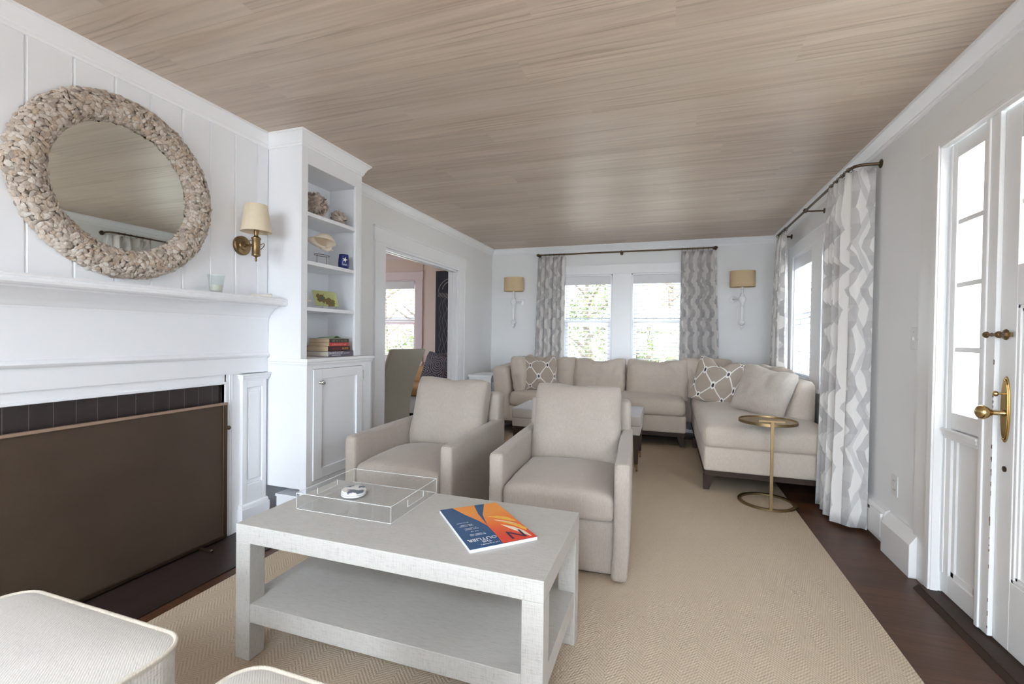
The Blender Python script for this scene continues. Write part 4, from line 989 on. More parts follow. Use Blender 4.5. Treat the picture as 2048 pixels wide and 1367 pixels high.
# ------------------------------------------------------------------ curtains and rods
def curve_pts(path, s):
    L = [0]
    for a, c in zip(path, path[1:]): L.append(L[-1]+math.dist(a, c))
    t = s*L[-1]
    for i in range(len(path)-1):
        if t <= L[i+1]+1e-9:
            f = (t-L[i])/(L[i+1]-L[i]); a, c = path[i], path[i+1]
            d = ((c[0]-a[0])/(L[i+1]-L[i]), (c[1]-a[1])/(L[i+1]-L[i]))
            return (a[0]+(c[0]-a[0])*f, a[1]+(c[1]-a[1])*f), d
    return path[-1], (0, 1)
def curtain(label, top, bot, z0, z1, folds, amp, seed, full=2.0, amp_fn=None):
    r = thing('curtain', label, 'curtain', (bot[0][0], bot[0][1], z0), 0, 'grey and white zigzag curtains')
    ns, nz = folds*12, 26; vs = []; fs = []; uv = {}
    L = sum(math.dist(a, c) for a, c in zip(top, top[1:]))*full
    rnd = random.Random(seed); ph = [rnd.uniform(-.5, .5) for _ in range(folds+2)]; am = [rnd.uniform(.7, 1.25) for _ in range(folds+2)]
    b = MB()
    for i in range(ns+1):
        s = i/ns; (tx, ty), td = curve_pts(top, s); (bx_, by_), bd = curve_pts(bot, s)
        for j in range(nz+1):
            v = j/nz; f = v; x, y = tx+(bx_-tx)*f, ty+(by_-ty)*f
            d = (td[0]+(bd[0]-td[0])*f, td[1]+(bd[1]-td[1])*f); dl = math.hypot(*d) or 1; nx, ny = d[1]/dl, -d[0]/dl
            k = s*folds; ki = int(k); jit = ph[ki]+(ph[ki+1]-ph[ki])*(k-ki); aa = am[ki]+(am[ki+1]-am[ki])*(k-ki)
            w = math.sin(2*PI*(k+jit*.25*v)); env = .45+.55*min(1, v/.12)
            pin = w if v > .08 else math.copysign(abs(w)**.6, w)
            A = amp*aa*env*(1+.25*math.sin(v*3+seed)); 
            if amp_fn: A *= amp_fn(s)
            x += nx*A*pin; y += ny*A*pin
            tang = .3*A*math.sin(4*PI*k); x += d[0]/dl*tang; y += d[1]/dl*tang
            z = z1+(z0-z1)*v + (.010*math.sin(2*PI*k*2)*(1 if j == 0 else 0))
            vs.append((x, y, z)); uv[i*(nz+1)+j] = (s*L, z)
    for i in range(ns):
        for j in range(nz): a = i*(nz+1)+j; fs.append((a, a+nz+1, a+nz+2, a+1))
    b.add(vs, fs); b.uv = uv
    b.build('curtain_cloth', M['curtain'], r, smooth=80, solid=.0016)
    return r
curtain('long zigzag curtain hanging to the floor on the right wall, nearest the front door', [(1.18, 3.365), (1.065, 3.375), (1.058, 3.42), (1.06, 3.78)], [(1.175, 3.365), (1.045, 3.40), (1.03, 3.46), (1.05, 3.80)], .02, 2.225, 5, .038, 3, 2.3, lambda s: .3 if s < .15 else min(1, .3+(s-.15)*5))
curtain('zigzag curtain on the right wall in the far corner beside the sofa', [(1.062, 5.10), (1.07, 5.46)], [(1.07, 5.12), (1.06, 5.50)], .885, 2.225, 5, .034, 5, 2.0)
curtain('zigzag curtain left of the far window, behind the sofa', [(-1.70, FAR-.072), (-1.32, FAR-.072)], [(-1.755, FAR-.066), (-1.325, FAR-.066)], .05, 2.255, 7, .028, 8, 2.2)
curtain('zigzag curtain right of the far window, behind the sofa corner', [(.14, FAR-.072), (.535, FAR-.072)], [(.13, FAR-.066), (.625, FAR-.066)], .05, 2.255, 8, .028, 12, 2.2)
def rings(b_root, pts, axis, z, M_):
    for p in pts:
        b = MB()
        if axis == 'y': b.tube([(p[0]+.016*math.cos(a), p[1], z+.016*math.sin(a)-.003) for a in [2*PI*k/16 for k in range(16)]], .0022, 6, closed=True)
        else: b.tube([(p[0], p[1]+.016*math.cos(a), z+.016*math.sin(a)-.003) for a in [2*PI*k/16 for k in range(16)]], .0022, 6, closed=True)
        b.tube([(p[0], p[1], z-.019), (p[0], p[1], z-.035)], .0016, 6)
        b.build('curtain_ring', M_, b_root, smooth=50)
cr = thing('curtain_rod', 'bronze curtain rod with wall returns along the right wall', 'curtain rod', (1.07, 4.45, 2.25), 0, 'bronze curtain rods')
RX = 1.068; zr = 2.255
arc = [(RIGHT-.004, 3.365, zr-.004), (RX+.06, 3.370, zr), (RX+.03, 3.378, zr), (RX+.01, 3.395, zr), (RX, 3.43, zr), (RX, 4.4, zr), (RX, 5.42, zr), (RX+.01, 5.46, zr), (RX+.04, 5.485, zr), (RIGHT-.004, 5.49, zr-.004)]
MB().tube(arc, .0095, 12).build('rod', M['bronze'], cr, smooth=50)
for y in (3.365, 5.49): MB().lathe([(.026, 0), (.026, .005), (.018, .009), (.012, .012)], 20, T(RIGHT, y, zr-.004) @ Ry(-90)).build('wall_flange', M['bronze'], cr, smooth=35)
b = MB().lathe([(.022, 0), (.020, .006), (.010, .010)], 18, T(RIGHT, 4.43, zr-.01) @ Ry(-90)).tube([(RIGHT, 4.43, zr-.01), (RX+.012, 4.43, zr-.006)], .006).tube([(RX+.014*math.cos(a), 4.43, zr+.014*math.sin(a)) for a in [2*PI*k/14 for k in range(14)]], .005, 8, closed=True)
b.build('centre_bracket', M['bronze'], cr, smooth=40)
rings(cr, [(RX, y) for y in (3.45, 3.51, 3.57, 3.63, 3.70, 3.78)], 'y', zr, M['bronze'])
rings(cr, [(RX, y) for y in (5.10, 5.17, 5.24, 5.31, 5.38, 5.44)], 'y', zr, M['bronze'])
cr = thing('curtain_rod', 'bronze curtain rod across the far wall above the pair of windows', 'curtain rod', (-.58, FAR-.09, 2.29), 0, 'bronze curtain rods')
RY, zr = FAR-.072, 2.285
MB().tube([(-1.70, RY, zr), (.53, RY, zr)], .0095, 12).build('rod', M['bronze'], cr, smooth=50)
for x in (-1.70, .53): MB().sphere((x, RY, zr), .018, sc_=(1.4, 1, 1)).tube([(x, RY, zr), (x, FAR, zr)], .006).lathe([(.022, 0), (.018, .006)], 16, T(x, FAR, zr) @ Rx(90)).build('finial', M['bronze'], cr, smooth=40)
MB().tube([(-.59, RY, zr), (-.59, FAR, zr-.01)], .006).lathe([(.022, 0), (.018, .006)], 16, T(-.59, FAR, zr-.012) @ Rx(90)).tube([(-.59, RY+.014*math.cos(a), zr+.014*math.sin(a)) for a in [2*PI*k/14 for k in range(14)]], .005, 8, closed=True).build('centre_bracket', M['bronze'], cr, smooth=40)
rings(cr, [(x, RY) for x in (-1.66, -1.60, -1.54, -1.48, -1.41, -1.34)], 'x', zr, M['bronze'])
rings(cr, [(x, RY) for x in (.15, .21, .27, .33, .39, .45, .50)], 'x', zr, M['bronze'])

# ------------------------------------------------------------------ far wall sconces
def far_sconce(cx, side, label):
    r = thing('wall_sconce', label, 'wall lamp', (cx, FAR, 1.29), 0, 'white turned sconces with burlap shades')
    y = FAR-.115; px_ = cx+side*.085
    b = MB()
    prof = [(.004, 1.290), (.008, 1.298), (.005, 1.308), (.014, 1.318), (.012, 1.330), (.007, 1.338), (.024, 1.352), (.030, 1.372), (.024, 1.392), (.012, 1.404), (.018, 1.412), (.018, 1.42), (.013, 1.428), (.016, 1.47), (.019, 1.52), (.014, 1.56), (.020, 1.566), (.020, 1.574), (.012, 1.582), (.015, 1.60), (.030, 1.628), (.036, 1.655), (.030, 1.68), (.014, 1.695), (.020, 1.703), (.020, 1.712), (.010, 1.72), (.012, 1.75), (.018, 1.756), (.010, 1.765), (.009, 1.80)]
    b.lathe([(r_*1.2, z_) for r_, z_ in prof], 20, T(cx, y, 0)); b.build('turned_stem', M['trim'], r, smooth=50)
    b = MB().lathe([(.045, 0), (.045, .010), (.035, .018), (.012, .022)], 24, T(px_, FAR, 1.655) @ Rx(90)).tube([(px_, FAR-.01, 1.655), (px_, FAR-.06, 1.655), (cx+side*.04, y, 1.655), (cx, y, 1.655)], .010)
    b.build('backplate', M['trim'], r, smooth=40)
    MB().lathe([(.005, 0), (.004, .003)], 8, T(px_, FAR-.022, 1.655) @ Rx(90)).build('screw', M['bronze'], r)
    MB().lathe([(.138, 1.795), (.138, 1.985), (.1365, 1.985), (.1365, 1.795)], 40, T(cx, y, 0) @ Matrix.Diagonal((1, .72, 1, 1)), cap=False).build('lamp_shade', M['burlap'], r, smooth=40)
    MB().sphere((cx, y, 1.85), .025, sc_=(1, 1, 1.5)).build('bulb', M['wax'], r, smooth=60)
far_sconce(-2.035, 1, 'white turned wall sconce with tan drum shade, left of the far curtains')
far_sconce(.825, -1, 'white turned wall sconce with tan drum shade, right of the far curtains')

# ------------------------------------------------------------------ sectional sofa
sf = thing('sectional_sofa', 'large taupe L-shaped sectional sofa under the far windows', 'sofa', (-.6, 5.5, RZ))
SO = M['sofa']
# base boxes
MB().soft(2.26, .86, .185, .02, T(-.93, 5.66, .2525), n=(14, 10, 6)).build('base_upholstery', SO, sf, smooth=40)
def chz(p):   # the chaise front is slightly wider than its root
    return p
MB().soft(.885, 2.25, .185, .02, T(.7225, 4.97, .2525), n=(10, 14, 6)).build('chaise_base_upholstery', SO, sf, smooth=40)
b = MB().box(-2.03, .19, 5.245, 6.06, .118, .160).box(.285, 1.15, 3.865, 6.06, .118, .160); b.build('wooden_plinth', M['dark'], sf, bevel=.003)
for x, y in ((.155, 5.27), (-1.93, 5.27), (-1.98, 6.0), (.31, 3.885), (1.12, 3.885), (1.12, 6.0), (.30, 5.3)):
    s_ = 1 if x < .9 else -1
    w = .032
    if (x, y) == (.155, 5.27): s_ = -1
    x0, x1 = (x-.03, x-.03+.075) if s_ > 0 else (x+.03-.075, x+.03)
    bx0, bx1 = (x0, x0+.04) if s_ > 0 else (x1-.04, x1)
    zf = RZ if x < .84 else .001
    MB().hexa([(bx0, y-.022, zf), (bx1, y-.022, zf), (bx1, y+.02, zf), (bx0, y+.02, zf)], [(x0, y-.022, .119), (x1, y-.022, .119), (x1, y+.035, .119), (x0, y+.035, .119)]).build('leg', M['dark'], sf, bevel=.002)
# seat cushions
for x0, x1, sd in ((-1.79, -.80, 1), (-.80, .19, 2)):
    MB().soft(x1-x0-.004, .80, .165, .055, T((x0+x1)/2, 5.58, .4275), n=(22, 16, 8), crown=.035, wr=.005, fr=7, seed=sd).build('seat_cushion', SO, sf, smooth=60)
MB().soft(.895, 2.10, .175, .06, T(.7175, 4.875, .4225), n=(20, 34, 8), crown=.05, wr=.005, fr=6, seed=5).build('chaise_cushion', SO, sf, smooth=60)
# back and arm frames
MB().soft(3.05, .18, .66, .06, T(-.50, 5.96, .50) @ Rx(0), n=(24, 8, 10), wr=.003).build('back_frame', SO, sf, smooth=60)
def lean(p): return Vector((p.x+.07*(p.z/.30)*(.5-.5*p.x/.105), p.y, p.z))
MB().soft(.21, 1.80, .60, .065, T(1.045, 5.20, .54), n=(8, 22, 10), wr=.003, fn=lean).build('chaise_back_frame', SO, sf, smooth=60)
def arm_l(p): return Vector((p.x-.03*(p.z/.3), p.y, p.z-.03*(p.y/.45)*(1 if p.z > 0 else 0)*-.6))
MB().soft(.20, .90, .66, .06, T(-1.895, 5.66, .495), n=(8, 16, 10), wr=.003, fn=arm_l).build('arm', SO, sf, smooth=60)
# back cushions
def bcush(w, h, t, m, sd, name='back_cushion', mt_=None, dent=.03, wr=.017, pinch=.03):
    return MB().pillow(w, h, t, m, 34, pinch, wr, sd, 3.2, 0, dent, .018).build(name, mt_ or SO, sf if name != 'throw_pillow' else None, smooth=80)
bcush(.70, .45, .22, T(-1.38, 5.80, .70) @ Rx(-14), 3, dent=.03)
bcush(.64, .46, .24, T(-.79, 5.74, .69) @ Rx(-14), 4, dent=.05)
bcush(.70, .48, .25, T(-.12, 5.72, .685) @ Rx(-14), 6, dent=.03)
bcush(.56, .46, .22, T(.42, 5.80, .72) @ Rx(-12), 7, dent=.01)
bcush(.50, .45, .20, T(-1.69, 5.52, .71) @ Rz(82) @ Rx(-10), 8, dent=.02)
bcush(.62, .42, .20, T(.93, 5.02, .72) @ Rz(-82) @ Rx(-20), 9, dent=.02)
def tp(name, label, w, h, t, m, mat_, sd, group=None, pinch=.07, dent=.0, wr=.008, n=34):
    return tag(MB().pillow(w, h, t, m, n, pinch, wr, sd, 2.4, 0, dent, .006).build(name, mat_, smooth=80), label, 'pillow', group)
tp('throw_pillow', 'taupe pillow with white cord lattice at the left end of the sofa', .44, .44, .15, T(-1.475, 5.42, .735) @ Rz(8) @ Rx(-16) @ Ry(-4), M['lattice'], 2, 'lattice patterned pillows', dent=.06)
tp('throw_pillow', 'taupe pillow with white cord lattice leaning in the right corner of the sofa', .47, .47, .15, T(.475, 5.10, .745) @ Rz(-22) @ Rx(-16) @ Ry(10), M['lattice'], 7, 'lattice patterned pillows', dent=.07)
tp('throw_pillow', 'plain light taupe pillow leaning on the back of the chaise', .46, .42, .19, T(.78, 4.42, .735) @ Rz(-38) @ Rx(-20) @ Ry(10), fabric('light_taupe_chenille', S(194, 184, 174)), 5, dent=.01, wr=.012)

# ------------------------------------------------------------------ bench ottoman behind the chairs
bo = thing('bench_ottoman', 'long upholstered bench ottoman with dark tapered legs on brass casters', 'ottoman', (-.8, 4.42, RZ))
X0, X1, Yb0, Yb1 = -1.385, -.212, 4.115, 4.70
MB().soft(X1-X0, Yb1-Yb0, .088, .014, T((X0+X1)/2, (Yb0+Yb1)/2, .452), n=(12, 10, 6), crown=.004, wr=.001).build('cushion_side', M['stool'], bo, smooth=40)
MB().soft(X1-X0-.006, Yb1-Yb0-.006, .012, .005, T((X0+X1)/2, (Yb0+Yb1)/2, .496), n=(12, 10, 4), crown=.004).build('cushion_top', M['stooltop'], bo, smooth=40)
MB().soft(X1-X0-.006, Yb1-Yb0-.006, .078, .008, T((X0+X1)/2, (Yb0+Yb1)/2, .370), n=(8, 8, 6)).build('apron', M['stool'], bo, smooth=40)
for x in (X0+.035, X1-.035):
    for y in (Yb0+.035, Yb1-.035):
        lg = MB().hexa([(x-.016, y-.016, .075), (x+.016, y-.016, .075), (x+.016, y+.016, .075), (x-.016, y+.016, .075)], [(x-.026, y-.026, .332), (x+.026, y-.026, .332), (x+.026, y+.026, .332), (x-.026, y+.026, .332)]).build('leg', M['dark'], bo, bevel=.002)
        MB().lathe([(.014, .050), (.014, .076)], 12, T(x, y, 0)).lathe([(.019, -.008), (.022, -.004), (.022, .004), (.019, .008)], 18, T(x+.008, y, RZ+.022) @ Ry(90)).tube([(x, y, .055), (x+.006, y, .045), (x+.010, y, .032)], .005, 8).build('caster', M['brass'], lg, smooth=40)

# ------------------------------------------------------------------ swivel armchairs
def armchair(loc, rz, label, sd):
    r = thing('armchair', label, 'armchair', (*loc, RZ), rz, 'swivel armchairs'); W = WM[r.name]; c = M['chair']
    wf, wb, dp, ah, bh = .352, .335, .85, .572, .775
    def tap(p):   # narrower towards the back
        f = (p.y)/dp; k = 1-(1-wb/wf)*max(0, min(1, f)); return Vector((p.x*k, p.y, p.z))
    def place(cx, cy, cz): 
        o = Vector((cx, cy, cz)); return lambda p: tap(p+o)
    # front panel / body
    MB().soft(2*wf-.15, dp-.10, .285, .02, W, n=(12, 12, 6), fn=place(0, .43, .155)).build('seat_base', c, r, smooth=50)
    MB().soft(2*wf-.10, dp-.16, .02, .008, W, n=(8, 8, 4), fn=place(0, .43, .010)).build('swivel_base', M['dark'], r)
    for s in (-1, 1):
        def af(p, s=s):
            q = p+Vector((s*(wf-.038), dp/2, (ah+.012)/2))
            if p.z > 0: q.z += .02*(q.y/dp)
            q.x -= s*.012*max(0, 1-q.z/.12)
            return tap(q)
        MB().soft(.076, dp, ah-.012, .022, W, n=(8, 20, 10), wr=.0015, fn=af).build('arm', c, r, smooth=60)
    def bf(p):
        q = p+Vector((0, dp-.05, .40)); q.y += .06*(q.z-.3); return tap(q)
    MB().soft(2*wf-.03, .13, bh-.03, .035, W, n=(14, 8, 12), wr=.002, seed=sd, fn=bf).build('back_frame', c, r, smooth=60)
    MB().soft(2*wf-.152, .60, .125, .035, W @ T(0, .292, .352), n=(20, 20, 8), crown=.055, wr=.004, fr=6, seed=sd).build('seat_cushion', c, r, smooth=70)
    MB().pillow(.545, .50, .19, W @ T(0, .655, .625) @ Rx(-15) @ Ry(sd*.3), 34, .035, .006, sd, 3.4, 0, .012, .020).build('back_cushion', c, r, smooth=80)
armchair((-.505, 2.195), 2.2, 'light taupe swivel armchair nearest the open floor, right of the pair', 2)
armchair((-1.432, 2.225), -1.2, 'light taupe swivel armchair in front of the bookcase, left of the pair', 5)

# ------------------------------------------------------------------ coffee table and what lies on it
ct = thing('coffee_table', 'white linen-wrapped rectangular coffee table with lower shelf on the rug', 'coffee table', (-.886, 1.512, RZ), .5)
TX0, TX1, TY0, TY1 = -1.457, -.316, 1.243, 1.783
R_ = M['raffia']; lw = .066
MB().box(TX0, TX1, TY0, TY1, .430, .495).build('tabletop', R_, ct, bevel=.003)
MB().box(TX0+.004, TX1-.004, TY0+.003, TY1-.003, .148, .214).build('shelf', R_, ct, bevel=.002)
for x in (TX0, TX1-lw):
    for y in (TY0, TY1-lw): MB().box(x, x+lw, y, y+lw, RZ, .4305).build('leg', R_, ct, bevel=.003)
tr = thing('acrylic_tray', 'clear acrylic tray with handle slots on the left of the coffee table', 'tray', (-1.14, 1.61, .495), 0)
m = T(-1.150, 1.605, .4952) @ Rz(.5); hw, hd, hh, th = .212, .176, .062, .005
MB().box(-hw, hw, -hd, hd, 0, th, m).box(-hw, hw, -hd, -hd+th, th, hh, m).box(-hw, hw, hd-th, hd, th, hh, m).build('tray_base', M['acrylic'], tr, smooth=0)
for s in (-1, 1):
    x0, x1 = (hw-th, hw) if s > 0 else (-hw, -hw+th)
    MB().box(x0, x1, -hd+th, -.06, th, hh, m).box(x0, x1, .06, hd-th, th, hh, m).box(x0, x1, -.06, .06, th, .022, m).box(x0, x1, -.06, .06, .048, hh, m).build('handle_end', M['acrylic'], tr, smooth=0)
b = MB(); e_ = .0007
for sx_ in (-1, 1):
    for sy_ in (-1, 1): b.box(sx_*hw-e_, sx_*hw+e_, sy_*hd-e_, sy_*hd+e_, th, hh, m)
for sy_ in (-1, 1): b.box(-hw, hw, sy_*hd-.002, sy_*hd+.001, hh-.001, hh+.0006, m).box(-hw, hw, sy_*hd-e_, sy_*hd+e_, 0, .0016, m)
for sx_ in (-1, 1):
    for a_, c_, q in ((-hd, -.06, hh), (.06, hd, hh), (-.06, .06, .022), (-.06, .06, hh)): b.box(sx_*hw-.002, sx_*hw+.001, a_, c_, q-.001, q+.0006, m)
    b.box(sx_*hw-e_, sx_*hw+e_, -hd, hd, 0, .0016, m).box(sx_*hw-.001, sx_*hw+.001, -.0605, -.0595, .022, .048, m).box(sx_*hw-.001, sx_*hw+.001, .0595, .0605, .022, .048, m)
b.build('edge_highlight', M['acrylic_highlight'], tr, smooth=0)  # thin whitish strips paint the highlights along the tray edges
def mk_cow():
    t = NT('grey_and_white_hide_print'); v = t.coord(); t.color(t.mix(t.ramp(t.noise(v, 22, 2), [(.52, 0.0), (.55, 1.0)]), S(226, 225, 222), S(96, 104, 116))); return t.set(Roughness=.4)
M['cow'] = mk_cow()
for k in range(3):
    cx, cy = -1.245+random.Random(k+3).uniform(-.004, .004), 1.625+random.Random(k+9).uniform(-.004, .004)
    z = .5005+k*.0085
    o = MB().lathe([(.048, 0), (.050, .002), (.050, .006), (.048, .008)], 36, T(cx, cy, z))
    lab = ['round white stone coaster, bottom of the stack in the tray', 'round white stone coaster, middle of the stack in the tray', 'round coaster with grey and white hide print on top of the stack'][k]
    tag(o.build('coaster', M['cow'] if k == 2 else M['plastic'], smooth=40), lab, 'coaster', 'stacked coasters in the tray')

mg = thing('magazine', 'magazine with blue and orange cover on the coffee table', 'magazine', (-.61, 1.53, .495), 0)
ztop = .5065
br_, bl_, tl_, tr_ = Vector((-.405, 1.490)), Vector((-.577, 1.322)), Vector((-.820, 1.585)), Vector((-.648, 1.738))
def MGp(s, t, z):   # s: 0 at the spine corner .. 1, t: 0 front edge .. 1 back edge
    a = br_.lerp(bl_, s); c = tr_.lerp(tl_, s); p = a.lerp(c, t); return (p.x, p.y, z)
def quadprism(b, st, z0, z1):
    n = len(st); vs = [MGp(s, t, z0) for s, t in st]+[MGp(s, t, z1) for s, t in st]
    b.add(vs, [tuple(range(n)), tuple(range(n, 2*n))]+[(i, (i+1) % n, n+(i+1) % n, n+i) for i in range(n)])
b = MB(); quadprism(b, [(0, 0), (1, 0), (1, 1), (0, 1)], .4955, ztop-.0006); b.build('pages', plain('magazine_paper', S(226, 226, 230), .5), mg, smooth=0)
b = MB(); quadprism(b, [(0, 0), (1, 0), (1, 1), (0, 1)], ztop-.0006, ztop)
b.mat(0)
zz = ztop+.0003
def patch(st, mi, z=zz): b.mat(mi); quadprism(b, st, z-.0004, z)
def mk_orange():
    t = NT('orange_red_print'); v = t.coord(); x, y, z = t.sep(v)
    d = t.noise(v, 6, 2); g = t.math('ADD', t.math('MULTIPLY', t.math('SUBTRACT', x, y), 2.4), t.math('MULTIPLY', d, .6))
    t.color(t.ramp(g, [(.0, S(236, 150, 60)), (.35, S(234, 112, 52)), (.8, S(222, 72, 50))])); return t.set(Roughness=.3)
MO = mk_orange(); MBl = plain('blue_print', S(44, 84, 128), .3); MY = plain('yellow_print', S(238, 188, 70), .3); MW = plain('cream_print', S(240, 226, 204), .3); MN = plain('navy_ink', S(52, 40, 78), .4)
patch([(0, .002), (.52, .002), (.50, .25), (.50, .42), (.56, .58), (.68, .78), (.78, .998), (0, .998)], 1)
patch([(.495, .44), (.42, .70), (.22, .998), (.40, .998), (.47, .75)], 0, zz+.0003)
patch([(.02, .42), (.10, .56), (.22, .62), (.36, .64), (.22, .55), (.10, .45)], 2, zz+.0003)
patch([(.03, .30), (.10, .40), (.20, .48), (.33, .54), (.20, .42)], 3, zz+.0003)
patch([(.0, .22), (.06, .34), (.16, .42), (.28, .50), (.14, .34), (.04, .18)], 2, zz+.0005)
patch([(.06, .03), (.08, .18), (.16, .30), (.30, .40), (.20, .22)], 3, zz+.0004)
b.build('cover', [MBl, MO, MY, MW], mg, smooth=0)
ex = (bl_-br_).normalized(); eu = (br_-tr_).normalized()
def mgm(s, t):
    p = MGp(s, t, zz+.0008); a = Vector((ex.x, ex.y, 0)); u = Vector((eu.x, eu.y, 0)); u = (u-a*u.dot(a)).normalized(); n_ = a.cross(u)
    return Matrix(((a.x, u.x, n_.x, p[0]), (a.y, u.y, n_.y, p[1]), (a.z, u.z, n_.z, p[2]), (0, 0, 0, 1)))
text('masthead_lettering', 'N', .085, mgm(.24, .14), MN, mg)
text('headline_lettering', 'OUTLIER', .026, mgm(.73, .165), LW, mg)
text('headline_lettering', 'THE', .017, mgm(.70, .105), LW, mg)
tiny_print('byline_lettering', .075, 1, .006, mgm(.68, .05), LW, mg, 9)
for k_, (s_, t_, w_, n_) in enumerate(((.74, .27, .055, 2), (.75, .345, .035, 1), (.77, .415, .052, 2), (.80, .50, .052, 2), (.82, .57, .045, 1))):
    tiny_print('coverline_lettering', w_, n_, .0055, mgm(s_, t_), LW, mg, 20+k_)

# ------------------------------------------------------------------ brass C side table
stb = thing('side_table', 'small round brass drink table with ring base beside the chaise', 'side table', (.69, 3.70, RZ))
cxy = (.690, 3.705); zb = .0115
b = MB()
ring = [(r, z) for r, z in ((.163, zb), (.188, zb), (.188, zb+.012), (.163, zb+.012))]
vs = []; fs = []; n = 64
for k in range(n):
    a = 2*PI*k/n
    for r, z in ring: vs.append((cxy[0]+r*math.cos(a), cxy[1]+r*math.sin(a), z))
for k in range(n):
    k2 = (k+1) % n
    for q in range(4): q2 = (q+1) % 4; fs.append((k*4+q, k2*4+q, k2*4+q2, k*4+q2))
b.add(vs, fs); b.build('ring_base', M['brass'], stb, smooth=40)
pxy = (.682, 3.522)
MB().box(pxy[0]-.010, pxy[0]+.010, pxy[1]-.005, pxy[1]+.005, zb, .622).build('pole', M['brass'], stb, bevel=.001)
MB().box(pxy[0]-.085, pxy[0]+.075, pxy[1]-.007, pxy[1]+.007, .617, .629).build('handle_bar', M['brass'], stb, bevel=.001)
tc = (.690, 3.725)
tr_m = T(tc[0], tc[1], 0)
rim = MB().lathe([(.176, .582), (.190, .582), (.190, .602), (.184, .602), (.182, .592), (.176, .590)], 56, tr_m, cap=False); rim.build('tray_rim', M['brass'], stb, smooth=40)
def mk_wood(name, c1, c2):
    t = NT(name); v = t.coord(); x, y, z = t.sep(v); g = t.noise(t.comb(t.math('MULTIPLY', x, 4), t.math('MULTIPLY', y, 50), t.math('MULTIPLY', z, 50)), 1, 4, .6)
    t.color(t.mix(g, c1, c2)); return t.set(Roughness=.3)
MB().lathe([(.001, .584), (.180, .584), (.180, .592), (.001, .592)], 56, tr_m).build('table_top', metal('brushed_brass_top', S(178, 158, 126), .42), stb, smooth=40)

# white side table in the corner, between the wall and the sofa arm
wt = thing('end_table', 'small white end table between the left wall and the sofa arm', 'side table', (-2.2, 5.55, .011))
MB().box(-2.378, -2.06, 5.32, 5.80, .655, .685).build('table_top', M['trim'], wt, bevel=.003)
MB().box(-2.370, -2.07, 5.33, 5.79, .60, .655).build('apron', M['trim'], wt, bevel=.002)
for x in (-2.355, -2.085):
    for y in (5.345, 5.775): MB().box(x-.016, x+.016, y-.016, y+.016, .0005, .601).build('leg', M['trim'], wt, bevel=.002)

# ------------------------------------------------------------------ foreground cream ottomans
def ottoman(cx, cy, w, d, zt, rz, label, sd):
    r = thing('ottoman', label, 'ottoman', (cx, cy, RZ), rz, 'cream ottomans in the foreground'); W = WM[r.name]
    zt -= RZ
    rc = .07
    def cush(mb, z0, z1, crown, ins=0):
        pass
    def rounded(w, d, rr, n=8):
        p = []
        for qx, qy, a0 in ((1, 1, 0), (-1, 1, 90), (-1, -1, 180), (1, -1, 270)):
            for k in range(n+1): a = math.radians(a0+90*k/n); p.append((qx*(w/2-rr)+rr*math.cos(a), qy*(d/2-rr)+rr*math.sin(a)))
        return p
    o = rounded(w, d, rc); n = len(o); b = MB(); vs = []; fs = []
    rings_ = [(1.0, zt-.13), (1.0, zt-.02), (1.004, zt-.008)]+[(1-.0*k, 0) for k in range(0)]
    tops = [1.0, .97, .9, .78, .6, .4, .2, .02]
    for f, z in rings_:
        for p in o: vs.append((p[0]*f, p[1]*f, z))
    for f in tops[1:]:
        for p in o:
            x, y = p[0]*f, p[1]*f; zc = zt-.004+.030*(1-f**3)
            zc += noise.noise(Vector((x*6+sd, y*6, 0)))*.004
            vs.append((x, y, zc))
    R = len(rings_)+len(tops)-1
    for j in range(R-1):
        for k in range(n): k2 = (k+1) % n; fs.append((j*n+k, j*n+k2, (j+1)*n+k2, (j+1)*n+k))
    fs.append(tuple((R-1)*n+k for k in range(n))); fs.append(tuple(range(n))[::-1])
    b.add(vs, fs, W); b.build('cushion', M['cream'], r, smooth=60)
    b = MB(); b.tube([(p[0]*1.006, p[1]*1.006, zt-.006) for p in o], .0055, 8, closed=True, m=W); b.tube([(p[0]*1.004, p[1]*1.004, zt-.128) for p in o], .0055, 8, closed=True, m=W); b.build('piping', fabric('cream_piping_cord', S(214, 204, 190), sheen=0), r, smooth=60)
    b = MB(); b.soft(w-.02, d-.02, zt-.13-.08, .03, W @ T(0, 0, (zt-.13+.08)/2), n=(10, 10, 6)); b.build('base', M['cream'], r, smooth=50)
    for sx_ in (-1, 1):
        for sy_ in (-1, 1): MB().box(sx_*(w/2-.06)-.02, sx_*(w/2-.06)+.02, sy_*(d/2-.06)-.02, sy_*(d/2-.06)+.02, 0, .085, W).build('foot', M['dark'], r, bevel=.003)
ottoman(-1.41, .49, .65, .62, .442, 0, 'cream piped ottoman cut off by the lower left corner', 1)
ottoman(-.605, .487, .56, .60, .442, 0, 'cream piped ottoman just showing at the bottom edge below the table', 2)

# ------------------------------------------------------------------ dining room pieces
dc = thing('dining_chair', 'slipcovered high-back dining chair seen through the opening', 'dining chair', (-3.07, 4.57, 0), 62)
W = WM[dc.name]
def dcb(p): q = Vector((p.x, p.y, p.z)); q.y -= .58*max(0, (p.z+.15))**1.5; q.x *= .86+.14*(p.z+.49)/.98; return q
MB().soft(.42, .07, .98, .02, W @ T(0, -.18, .535), n=(10, 6, 16), fn=dcb).build('slipcovered_back', M['slip'], dc, smooth=60)
MB().soft(.44, .46, .42, .03, W @ T(0, .06, .26), n=(10, 10, 10), wr=.003).build('slipcovered_seat', M['slip'], dc, smooth=60)
for x in (-.2, .2):
    for y in (-.16, .24): MB().box(x-.018, x+.018, y-.018, y+.018, 0, .08, W).build('leg', M['dark'], dc)
dt = thing('dining_table', 'dark wooden dining table edge behind the slipcovered chair', 'dining table', (-3.9, 4.75, 0))
